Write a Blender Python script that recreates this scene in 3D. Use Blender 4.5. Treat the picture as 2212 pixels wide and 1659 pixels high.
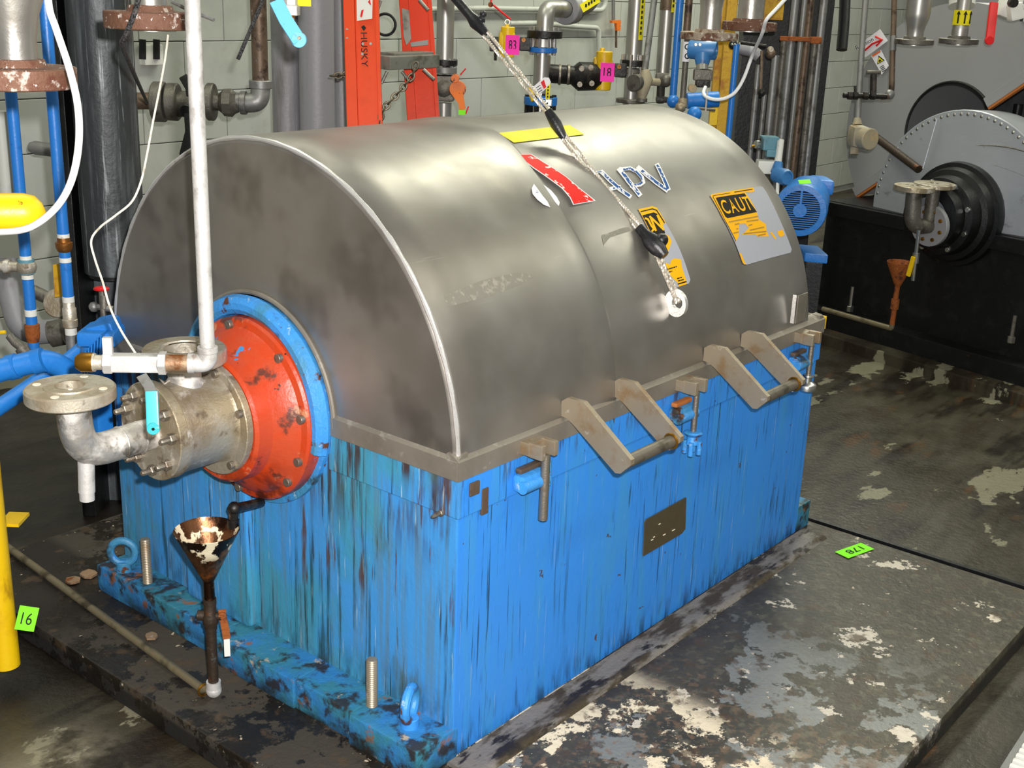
import bpy, bmesh, math, random
import numpy as np
from mathutils import Vector, Matrix
random.seed(7); rng = np.random.default_rng(7)
for o in list(bpy.data.objects): bpy.data.objects.remove(o, do_unlink=True)
scn = bpy.context.scene; COL = scn.collection

# ------------------------------------------------------------------ camera, world, lights
FPX = 2617.5; CX, CY = 1106.0, 829.5
RW = np.array([[0.63897284, -0.21677309, 0.73805361], [-0.76839813, -0.2244624, 0.59931707], [0.03574947, -0.95006634, -0.30999342]])
CAM = np.array([-1.72721188, -1.53581765, 1.65])
cd = bpy.data.cameras.new('camera'); cam = bpy.data.objects.new('camera', cd); COL.objects.link(cam)
cd.sensor_width = 36; cd.lens = FPX / 2212 * 36; cd.clip_start = 0.05
m4 = Matrix.Identity(4)
for i in range(3):
    m4[i][0] = RW[i, 0]; m4[i][1] = -RW[i, 1]; m4[i][2] = -RW[i, 2]; m4[i][3] = CAM[i]
cam.matrix_world = m4; scn.camera = cam
scn.view_settings.view_transform = 'Standard'; scn.view_settings.look = 'None'
scn.view_settings.exposure = 0.0; scn.view_settings.gamma = 1; scn.view_settings.use_curve_mapping = False
wd = bpy.data.worlds.new('plant_hall_air'); scn.world = wd; wd.use_nodes = True
wd.node_tree.nodes['Background'].inputs[0].default_value = (0.64, 0.64, 0.59, 1)
wd.node_tree.nodes['Background'].inputs[1].default_value = 0.3
def lamp(name, kind, loc, energy, col, size=0.1, sy=None, rot=(0, 0, 0)):
    d = bpy.data.lights.new(name, kind); d.energy = energy; d.color = col
    if kind == 'AREA':
        d.shape = 'RECTANGLE'; d.size = size; d.size_y = sy or size
    else: d.shadow_soft_size = size
    o = bpy.data.objects.new(name, d); COL.objects.link(o); o.location = loc; o.rotation_euler = rot
    return o
# the camera's own flash just above the lens, and the hall's fluorescent fittings overhead
lamp('camera_flash', 'POINT', CAM + RW @ np.array([0.045, -0.085, 0.02]), 500, (1.0, 0.97, 0.95), 0.018)
FL = (0.98, 1.0, 0.82)
for fx0, fy0, fe in ((.2, 1.9, 45), (3.9, 1.5, 100), (7.0, 1.9, 90), (1.2, -2.2, 40), (5.0, -1.6, 60)):
    lamp('fluorescent_fitting', 'AREA', (fx0, fy0, 3.7), fe, FL, 2.6, 0.4)

# ------------------------------------------------------------------ photograph measuring helpers
def ray(px, py):
    v = np.array([px - CX, py - CY, FPX]); return RW @ (v / np.linalg.norm(v))
def P(px, py, X=None, Y=None, Z=None, d=None):
    r = ray(px, py)
    if d is not None: return CAM + r * (d / (RW[:, 2] @ r))
    k, v = ((0, X) if X is not None else (1, Y) if Y is not None else (2, Z))
    return CAM + r * ((v - CAM[k]) / r[k])
def atp(px, py, p0, n):
    r = ray(px, py); return CAM + r * (np.dot(np.array(p0) - CAM, n) / np.dot(r, n))
def zat(X, Y, py):
    v0 = RW.T @ (np.array([X, Y, 0]) - CAM); g = RW.T @ np.array([0, 0, 1.]); k = (py - CY) / FPX
    return (k * v0[2] - v0[1]) / (g[1] - k * g[2])
HY, HZ, HR = 0.619, 0.701, 0.617
def oncyl(px, py, R=HR):
    r = ray(px, py); o = CAM
    a = r[1]**2 + r[2]**2; b = 2 * (r[1] * (o[1] - HY) + r[2] * (o[2] - HZ)); c = (o[1] - HY)**2 + (o[2] - HZ)**2 - R * R
    q = o + r * ((-b - math.sqrt(max(0, b * b - 4 * a * c))) / (2 * a))
    return q[0], math.atan2(q[2] - HZ, HY - q[1])
def V(*a): return np.array(a, float)
def nrm(v): v = np.asarray(v, float); return v / np.linalg.norm(v)
EX, EY, EZ = V(1, 0, 0), V(0, 1, 0), V(0, 0, 1)

# ------------------------------------------------------------------ materials
def lin(c):
    if isinstance(c, str):
        c = [int(c[i:i + 2], 16) / 255 for i in (0, 2, 4)]
        return tuple((x / 12.92 if x <= .04045 else ((x + .055) / 1.055)**2.4) for x in c) + (1,)
    return tuple(c) + (1,)
def mat(name, col, rough=0.5, metal=0.0, layers=(), bump=0.0, bscale=60, rvar=0.0, spec=0.5, coat=0, mscale=None, bstretch=(1, 1, 1)):
    """layers: (colour, scale xyz or number, lo, hi, detail, extra dict(metal=, rough=, zlo=, zhi=, axis=))"""
    m = bpy.data.materials.new(name); m.use_nodes = True
    nt = m.node_tree; N = nt.nodes; L = nt.links; b = N['Principled BSDF']
    tc = N.new('ShaderNodeTexCoord'); geo = N.new('ShaderNodeNewGeometry')
    src = geo.outputs['Position']
    def noise(sc, detail=4, seed=0.0, rough=0.6):
        mp = N.new('ShaderNodeMapping'); L.new(src, mp.inputs[0])
        s = sc if isinstance(sc, (tuple, list)) else (sc, sc, sc)
        mp.inputs['Scale'].default_value = s; mp.inputs['Location'].default_value = (seed, seed * 1.7, seed * .6)
        n = N.new('ShaderNodeTexNoise'); n.inputs['Scale'].default_value = 1.0; n.inputs['Detail'].default_value = detail
        n.inputs['Roughness'].default_value = rough; L.new(mp.outputs[0], n.inputs['Vector']); return n.outputs['Fac']
    def mrange(v, lo, hi, a=0.0, c=1.0, sm=True):
        r = N.new('ShaderNodeMapRange'); r.interpolation_type = 'SMOOTHSTEP' if sm else 'LINEAR'
        L.new(v, r.inputs['Value']); r.inputs['From Min'].default_value = lo; r.inputs['From Max'].default_value = hi
        r.inputs['To Min'].default_value = a; r.inputs['To Max'].default_value = c; return r.outputs[0]
    def mixc(f, a, c):
        x = N.new('ShaderNodeMix'); x.data_type = 'RGBA'; L.new(f, x.inputs[0])
        if isinstance(a, tuple): x.inputs[6].default_value = a
        else: L.new(a, x.inputs[6])
        x.inputs[7].default_value = c; return x.outputs[2]
    def mixf(f, a, c):
        x = N.new('ShaderNodeMix'); x.data_type = 'FLOAT'; L.new(f, x.inputs[0])
        if isinstance(a, (int, float)): x.inputs[2].default_value = a
        else: L.new(a, x.inputs[2])
        x.inputs[3].default_value = c; return x.outputs[0]
    cc, rr, mm = lin(col), rough, metal
    if rvar: rr = mrange(noise(9, 5, 3.1), .25, .75, max(.03, rough - rvar), min(1, rough + rvar), False)
    for i, ly in enumerate(layers):
        c2, sc, lo, hi, det = ly[:5]; ex = ly[5] if len(ly) > 5 else {}
        f = mrange(noise(sc, det, 1.3 + 2.9 * i + ex.get('seed', 0), ex.get('nr', .6)), lo, hi, 0, ex.get('amt', 1.0))
        if 'mod' in ex:
            mu = N.new('ShaderNodeMath'); mu.operation = 'MULTIPLY'; L.new(f, mu.inputs[0]); L.new(mrange(noise(ex['mod'][0], 3, 7.7 + i), ex['mod'][1], ex['mod'][2]), mu.inputs[1]); f = mu.outputs[0]
        for (ax, l2, h2) in ex.get('mask', ()):
            sp = N.new('ShaderNodeSeparateXYZ'); L.new(src, sp.inputs[0])
            mk = mrange(sp.outputs[ax], l2, h2) if l2 < h2 else mrange(sp.outputs[ax], h2, l2, 1, 0)
            mu = N.new('ShaderNodeMath'); mu.operation = 'MULTIPLY'; L.new(f, mu.inputs[0]); L.new(mk, mu.inputs[1]); f = mu.outputs[0]
        cc = mixc(f, cc, lin(c2))
        if 'rough' in ex: rr = mixf(f, rr, ex['rough'])
        if 'metal' in ex: mm = mixf(f, mm, ex['metal'])
    def setin(k, v):
        if isinstance(v, (int, float, tuple)): b.inputs[k].default_value = v
        else: L.new(v, b.inputs[k])
    setin('Base Color', cc); setin('Roughness', rr); setin('Metallic', mm)
    b.inputs['Specular IOR Level'].default_value = spec
    if coat: b.inputs['Coat Weight'].default_value = coat; b.inputs['Coat Roughness'].default_value = .15
    if bump:
        bp = N.new('ShaderNodeBump'); bp.inputs['Strength'].default_value = bump; bp.inputs['Distance'].default_value = .01
        L.new(noise(tuple(bscale * k for k in bstretch), 6, 5.5), bp.inputs['Height']); L.new(bp.outputs[0], b.inputs['Normal'])
    return m
M = {}
RUST, DKRUST, GRIME = '7a3d18', '3a1e10', '2c2418'
M['blue_side'] = mat('blue_paint_side', '3286de', .45, 0, [
    ('3f90bc', (18, 18, 2.2), .46, .68, 5, dict(amt=.45)), ('1c4a66', (70, 70, 2.6), .54, .68, 5, dict(amt=.6, mod=((3, 3, 2.2), .48, .62))),
    ('14303c', (130, 130, 3.5), .57, .68, 4, dict(amt=.8, mod=((6, 6, 2.5), .46, .60))), ('142a32', (38, 38, 3.4), .60, .69, 6, dict(amt=.75, mod=((4, 4, 3), .5, .6))), ('a8b8bc', (160, 160, 4), .66, .72, 3, dict(amt=.5)),
    ('4a3320', 22, .68, .71, 4, dict(amt=.9)), ('1e2c34', (40, 40, 9), .42, .66, 5, dict(amt=.8, mask=[(2, .11, .0)])), ('3a2a1c', (50, 50, 8), .52, .66, 5, dict(amt=.75, mask=[(2, .60, .69)]))], bump=.10, bscale=45)
M['blue_end'] = mat('blue_paint_end', '3e8ed2', .45, 0, [
    ('3f8f9c', (3, 3, 2.0), .44, .62, 5, dict(amt=.75)), ('587888', (60, 60, 2.5), .48, .63, 6, dict(amt=.55)),
    ('24444c', (55, 55, 2.6), .52, .64, 6, dict(amt=.85, mod=((5, 5, 1.6), .44, .58))), ('28281e', (95, 95, 4), .55, .66, 5, dict(amt=.92, mod=((7, 7, 2), .46, .6))),
    ('3e2412', (40, 40, 4), .44, .60, 6, dict(amt=.93, mask=[(2, .40, .64)], mod=((5, 5, 3), .38, .5))), ('52341a', (36, 36, 3.2), .58, .66, 6, dict(amt=.85, mod=((3, 3, 3), .46, .58))), ('4a5424', (9, 9, 2.4), .58, .70, 5, dict(amt=.7)),
    ('a8c0c8', (120, 120, 6), .64, .72, 3, dict(amt=.7)), ('1c2a2a', (24, 24, 9), .42, .66, 5, dict(amt=.7, mask=[(2, .2, .06)]))], bump=.14, bscale=45)
M['blue_foot'] = mat('blue_paint_grimy', '2f7cba', .55, 0, [('347a86', 7, .4, .58, 4, dict(amt=.85)), ('2a2018', 22, .48, .62, 8, dict(amt=.93)), ('8a5422', 17, .6, .68, 8, dict(amt=.85)), ('b8a890', 19, .63, .70, 8, dict(amt=.85)), ('161814', (9, 9, 14), .3, .62, 7, dict(amt=.93, mask=[(2, .072, .01)]))], bump=.4, bscale=40)
M['blue_cast'] = mat('blue_cast_paint', '3a8ed8', .45, 0, [('3f7f96', 9, .46, .62, 4, dict(amt=.75)), ('5a3218', 22, .59, .65, 6), ('a8c0cc', 50, .62, .70, 5, dict(amt=.75)), ('2a2a22', 13, .57, .68, 6, dict(amt=.85))], bump=.35, bscale=50)
M['blue_pipe'] = mat('blue_pipe_paint', '2272c4', .35, 0, [('1a4f90', 20, .62, .72, 4, dict(amt=.6))], bump=.1)
M['blue_machine'] = mat('blue_motor_paint', '2078cc', .4, 0, [('5a4a2a', 24, .68, .75, 5), ('1a5aa0', 12, .5, .8, 4, dict(amt=.5))], bump=.15)
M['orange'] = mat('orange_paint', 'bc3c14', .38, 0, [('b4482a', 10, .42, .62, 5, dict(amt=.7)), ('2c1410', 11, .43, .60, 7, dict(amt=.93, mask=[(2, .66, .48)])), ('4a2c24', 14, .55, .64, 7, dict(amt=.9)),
    ('c8906a', 20, .6, .70, 6, dict(amt=.75)), ('3f86c0', 15, .66, .68, 5), ('22140e', 24, .64, .68, 6)], bump=.2, bscale=40)
M['hood'] = mat('satin_stainless_hood', 'a29e98', .42, .8, [('6f675a', 2.2, .4, .7, 3, dict(amt=.5)), ('4e463c', 4.2, .50, .68, 3, dict(amt=.42, mask=[(0, .06, .0)])), ('a29c90', (5, 5, 5), .6, .75, 4, dict(rough=.42, amt=.5)), ('c2beb6', (3, 60, 60), .7, .78, 3, dict(amt=.3))], bump=.04, bscale=500, rvar=.07)
M['skirt'] = mat('stainless_skirt', '8e877c', .5, .5, [('7c766a', 8, .45, .7, 5, dict(amt=.7)), ('b8b4aa', 30, .6, .7, 3, dict(amt=.4))], bump=.05, bscale=300, rvar=.1)
M['smear'] = mat('adhesive_residue', '8e8a80', .55, .6, [('a8a298', 60, .5, .64, 5)])
M['bead'] = mat('polished_weld_bead', 'e4e2de', .34, .7, [('9c9890', 40, .62, .75, 4, dict(amt=.5))], bump=.15, bscale=160)
M['handle'] = mat('stained_steel_bar', '9a8e7a', .45, .5, [('8a6c46', 18, .48, .7, 5, dict(amt=.75, rough=.5)), ('d8d4cc', 40, .64, .74, 3, dict(amt=.4))], bump=.08, bscale=200)
M['grip'] = mat('dark_steel_grip', '6c665a', .5, .4, [('4a4438', 20, .5, .7, 4)], bump=.1)
M['cast'] = mat('weathered_cast_steel', 'b4ac9c', .42, .6, [('9a8a6c', 9, .42, .62, 6, dict(amt=.8)), ('5a4a38', 17, .54, .66, 8, dict(amt=.85, metal=.3, rough=.7)), ('e0dcd4', 20, .56, .68, 6, dict(amt=.7, metal=.4))], bump=.25, bscale=90, rvar=.1)
M['elbow'] = mat('whitened_steel', 'bab6ae', .42, .6, [('dad6d0', 12, .45, .62, 6, dict(metal=.2, rough=.6)), ('5e5648', 20, .54, .66, 8, dict(amt=.8)), ('8a8c90', 9, .52, .66, 6, dict(amt=.65)), ('b89a70', 7, .58, .7, 6, dict(amt=.5))], bump=.2, bscale=90)
M['flange'] = mat('worn_flange_steel', 'c8c0ae', .45, .55, [('a08c6c', 14, .45, .65, 5, dict(amt=.7)), ('5a5248', 30, .62, .74, 5, dict(amt=.8)), ('e6e0d6', 18, .6, .75, 4, dict(amt=.7))], bump=.2, bscale=120)
M['nut'] = mat('dull_steel_nut', '8f887c', .45, .8, [('5a4836', 40, .5, .68, 5, dict(amt=.9, metal=.3))], bump=.2, bscale=160)
M['bore'] = mat('bright_bore_steel', 'd0ccc6', .2, 1)
M['white_pipe'] = mat('chalky_galvanised_pipe', 'c9c7c3', .5, .35, [('8f8a84', 16, .5, .68, 6, dict(amt=.7)), ('7a5a48', 22, .66, .73, 5, dict(amt=.6)), ('e8e8e8', 9, .55, .75, 4, dict(amt=.7))], bump=.15, bscale=120)
M['rustnipple'] = mat('rusty_nipple', 'a08468', .55, .5, [('7a4418', 18, .5, .66, 5), ('cfc8c0', 22, .62, .72, 4)], bump=.3)
M['brass'] = mat('brass_fitting', '9c7026', .4, .9, [('6a4a1a', 20, .5, .7, 4)], bump=.1)
M['bronze'] = mat('bronze_union', '9a6632', .42, .8, [('6a4420', 26, .5, .68, 5), ('c89a5a', 40, .66, .74, 4)], bump=.25)
M['rust'] = mat('rusted_iron', '96501c', .75, .1, [('5c2c10', 30, .5, .66, 5), ('b8763a', 45, .62, .72, 4)], bump=.6, bscale=90)
M['white_rust'] = mat('whitish_rusty_flange', 'a0907e', .6, .3, [('5f3a28', 22, .46, .6, 6), ('d0c8bc', 40, .55, .66, 5)], bump=.3, bscale=110)
M['rusty_flange'] = mat('rusty_flange_steel', '6e4c3a', .65, .3, [('5f3526', 25, .5, .66, 6), ('c2b4a8', 40, .57, .66, 6, dict(amt=.8)), ('d8d0c8', 90, .62, .68, 4)], bump=.35, bscale=110)
M['teal'] = mat('teal_vinyl_grip', '3aa8b0', .35, 0, [('2a6a70', 30, .66, .75, 4)], coat=.2)
M['cyan'] = mat('light_blue_vinyl_grip', '72c4f0', .35, 0, [('3a7a9a', 40, .66, .75, 4)])
M['galv'] = mat('galvanised_pipe', '8a8a88', .5, .6, [('5a564e', 14, .5, .7, 5, dict(amt=.8)), ('b8b8b8', 26, .62, .75, 4, dict(amt=.5))], bump=.1)
M['darkgalv'] = mat('dark_galvanised_fitting', '6e6a62', .5, .6, [('46403a', 18, .5, .7, 5), ('9a948a', 40, .64, .74, 4, dict(amt=.6))], bump=.25, bscale=80)
M['brownpipe'] = mat('brown_stained_pipe', '6e5c4c', .5, .5, [('3a2c24', 20, .5, .68, 5), ('a8a09a', 40, .64, .74, 4, dict(amt=.7))], bump=.2)
M['greypipe'] = mat('grey_insulated_pipe', '8e8e92', .5, .1, [('5c5650', (9, 9, 1.2), .5, .7, 5, dict(amt=.8)), ('b8bac0', (30, 30, 2), .6, .75, 4, dict(amt=.5))], bump=.15)
M['steelpipe'] = mat('bright_stainless_pipe', 'b0aea8', .38, .8, [('8a887e', (14, 14, 2), .5, .75, 4, dict(amt=.6))], rvar=.08)
M['spool'] = mat('stainless_reducer', 'c4c0b8', .33, .9, [('8a7e6c', (10, 10, 5), .55, .72, 5, dict(amt=.8)), ('e4e2de', 12, .55, .75, 4, dict(amt=.7))], bump=.08, rvar=.08)
M['black'] = mat('black_painted_steel', '08090a', .42, 0, [('1c1c1c', 14, .5, .7, 5, dict(amt=.6)), ('4a3218', 30, .7, .76, 5, dict(amt=.7))], bump=.15)
M['blackiron'] = mat('black_iron_fitting', '1c1a18', .4, .3, [('3a342c', 30, .5, .7, 5), ('6a5a40', 60, .7, .76, 4)], bump=.25)
M['column'] = mat('chalk_streaked_black_steel', '303436', .45, .1, [('6a7072', (22, 22, 1.6), .46, .7, 6, dict(amt=.8)), ('aab0b2', (60, 60, 3), .6, .74, 5, dict(amt=.8)), ('101214', (12, 12, 1), .6, .78, 4)], bump=.2)
M['rubber'] = mat('black_rubber_tape', '17171a', .35, 0, [('2a2a2e', 40, .5, .7, 4)], bump=.2)
M['wire'] = mat('galvanised_wire_rope', 'cfc6b8', .4, .6, [('8a8276', 90, .5, .66, 3, dict(amt=.6))])
M['white_rubber'] = mat('white_hose', 'f2f2f2', .4, 0, [('d8d4cc', 18, .6, .75, 4, dict(amt=.5))])
M['cord'] = mat('off_white_cord', 'd8d2c4', .6, 0, [('a8a090', 50, .55, .7, 4)])
M['braid'] = mat('grey_braided_hose', '4c4a4a', .55, .3, [('1c1c1e', (260, 260, 260), .48, .56, 1), ('6a645e', 30, .6, .7, 4)], bump=.6, bscale=260)
M['yellow'] = mat('yellow_paint', 'e8be0a', .4, 0, [('c89a08', 8, .5, .7, 4, dict(amt=.7)), ('6a4a10', 40, .68, .74, 5), ('8a5a12', (14, 14, 5), .62, .74, 5, dict(amt=.7))], bump=.12)
M['yellow_steel'] = mat('yellow_steelwork', 'c89a08', .5, 0, [('a86a08', 14, .5, .68, 5), ('5a3a10', 34, .66, .74, 5)], bump=.25)
M['ladder'] = mat('orange_fibreglass', 'e04818', .4, 0, [('f08a60', (90, 90, 6), .7, .78, 3, dict(amt=.4)), ('b83a10', 8, .5, .75, 4, dict(amt=.5))], bump=.05)
M['ladder_red'] = mat('red_fibreglass', 'd83c18', .4, 0, [('b83010', 8, .5, .75, 4, dict(amt=.5))], bump=.05)
M['alu'] = mat('dull_aluminium', '8f8f86', .5, .6, [('6a6a5e', 20, .5, .7, 4)], bump=.1)
M['chainm'] = mat('old_chain_steel', '6a6252', .45, .8, [('3c342a', 40, .5, .7, 4)])
M['wall'] = mat('painted_block_wall', 'acaea6', .55, 0, [('989a92', 3, .45, .7, 5, dict(amt=.7)), ('8e8a7c', 7, .62, .74, 5, dict(amt=.5)), ('b4b6b6', 1.2, .5, .7, 3, dict(amt=.6))], bump=.08, bscale=90)
M['paint_white'] = mat('white_wall_conduit_paint', 'b8bab2', .5, 0, [('9a9a90', 12, .5, .7, 4, dict(amt=.6))])
M['pad'] = mat('stained_pad_concrete', '464034', .42, 0, [
    ('38352c', 5, .42, .62, 9, dict(amt=.85)), ('64604f', 34, .5, .64, 7, dict(amt=.6)), ('7e807c', 4.2, .53, .545, 11, dict(nr=.6, rough=.35, amt=.9, mask=[(0, 1.25, .8)])), ('3e3b30', 11, .55, .585, 10, dict(nr=.64)),
    ('c9bfae', 7.0, .60, .614, 13, dict(nr=.68, rough=.75, seed=4)), ('7c6148', 40, .52, .6, 9, dict(amt=.55, mask=[(0, .9, .5)])), ('e2d2b4', 7, .49, .515, 13, dict(nr=.7, rough=.75, seed=9, mask=[(0, .62, .5), (1, -.62, -.5)])),
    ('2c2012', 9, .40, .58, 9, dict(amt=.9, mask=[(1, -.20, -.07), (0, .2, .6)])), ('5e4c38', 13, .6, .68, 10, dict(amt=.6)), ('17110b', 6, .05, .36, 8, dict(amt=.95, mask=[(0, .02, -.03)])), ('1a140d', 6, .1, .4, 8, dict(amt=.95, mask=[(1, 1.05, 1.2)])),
    ('4a3a28', 16, .56, .66, 10, dict(amt=.8)), ('b8a892', 30, .675, .685, 9), ('12100d', 8, .1, .4, 6, dict(amt=.92, mask=[(2, -.004, -.02)]))], bump=.3, bscale=60, rvar=.1)
M['floor'] = mat('oily_floor_concrete', '3a3428', .4, 0, [
    ('20180f', (1.2, 5, 1), .42, .60, 7, dict(amt=.9)), ('4a4638', (1.5, 4, 1), .48, .62, 7, dict(amt=.7)), ('18110b', (2, 8, 1), .52, .64, 8, dict(amt=.85)), ('5a3c1c', (3, 7, 1), .58, .66, 8, dict(amt=.5)),
    ('7c7864', (2.4, 4, 2), .60, .615, 10, dict(nr=.6)), ('948c76', 3.4, .42, .6, 10, dict(mask=[(0, -.36, -.5), (1, .95, .6)], amt=.85)), ('22190f', 9, .5, .62, 8, dict(amt=.8, mask=[(0, -.3, -.4)])), ('120d08', 3, .2, .5, 7, dict(amt=.9, mask=[(0, .9, .2), (1, .75, 1.1)]))], bump=.3, bscale=50, rvar=.15)
M['grout'] = mat('grey_grout_curb', '726c66', .5, 0, [('3a2e1a', (6, 22, 8), .44, .58, 8), ('7c7872', 6, .56, .66, 7, dict(amt=.7)), ('20160c', (9, 26, 9), .54, .62, 8)], bump=.4)
M['copper'] = mat('scorched_copper_funnel', '7a5236', .38, .85, [('2c1a10', 14, .45, .60, 6), ('c8763a', 14, .56, .66, 6, dict(amt=.75)), ('9a9488', 9, .56, .66, 5, dict(amt=.6)), ('efe2c0', 18, .54, .58, 7, dict(metal=.1, rough=.6, mask=[(2, .36, .42)]))], bump=.15)
M['darkpipe'] = mat('dirty_black_pipe', '3a2e24', .5, .4, [('6a3c1c', 24, .58, .7, 5), ('5a5652', 30, .6, .72, 4)], bump=.3)
M['floorpipe'] = mat('dusty_galvanised_pipe', '7a7058', .5, .4, [('4a4230', 16, .5, .7, 5)], bump=.2)
M['silver'] = mat('silver_metal', 'd0d0cc', .3, 1)
M['plate'] = mat('tarnished_nameplate', '6a6048', .4, .6, [('6a5a40', 30, .5, .7, 5)], bump=.2, bscale=200)
M['greypanel'] = mat('grey_painted_hood', '949496', .5, .2, [('8a8a8a', 2, .5, .7, 4, dict(amt=.5))], bump=.04)
M['greyinner'] = mat('grey_hood_lining', '55565a', .55, 0, [('3c3c40', 3, .5, .7, 4)])
M['dome'] = mat('dusty_dome_plate', 'a2a6ac', .42, .35, [('aab0b6', (5, 5, 9), .5, .72, 5, dict(amt=.7)), ('5a5e62', (8, 8, 12), .62, .74, 5, dict(amt=.7))], bump=.08, rvar=.1)
M['gasket'] = mat('orange_gasket', 'b0662a', .6)
M['boxcast'] = mat('beige_cast_box', '9a9078', .6, .1, [('b89a6a', 14, .55, .7, 4), ('6a6254', 30, .62, .72, 4)], bump=.2)
M['red'] = mat('red_vinyl_grip', 'd81e22', .35, 0)
M['white'] = mat('white_plastic', 'dcdcd4', .45, 0, [('a8a498', 30, .62, .72, 4)])
M['instr_teal'] = mat('teal_grey_instrument', '5a8a9a', .5, 0, [('48707e', 20, .5, .7, 4)])
M['instr_blue'] = mat('blue_instrument_paint', '3a78b4', .4, 0, [('2a5a8c', 20, .55, .7, 4)])
M['tag_orange'] = mat('orange_lockout_cover', 'e0701a', .5, 0, [('2a1a10', 34, .58, .66, 4)])
for k, c in dict(pink='ff3cb4', green='86f028', stickyellow='f2e640', ylabel='e6d81e', decal_grey='a8aab2', decal_yellow='f6b40a', decal_black='1c1a12', decal_red='e4301c', decal_white='e6e6e6', decal_blue='2a5aa0', ink='1e2420', signwhite='e8e6ea', signorange='e06a3a', cream='efe4cc', sealblack='0c0c0e').items():
    M[k] = mat(k + '_print', c, .6, 0, spec=.2)
M['decal_red'] = mat('peeling_red_print', 'd81c12', .6, 0, [('d8d4cc', (34, 34, 44), .60, .61, 5)], spec=.2)
M['decal_blue'] = mat('peeling_blue_print', '1f5090', .6, 0, [('dcdcdc', 70, .55, .57, 4)], spec=.2)
M['print_faint'] = mat('faint_brown_print', 'a8801a', .5, 0)

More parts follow.
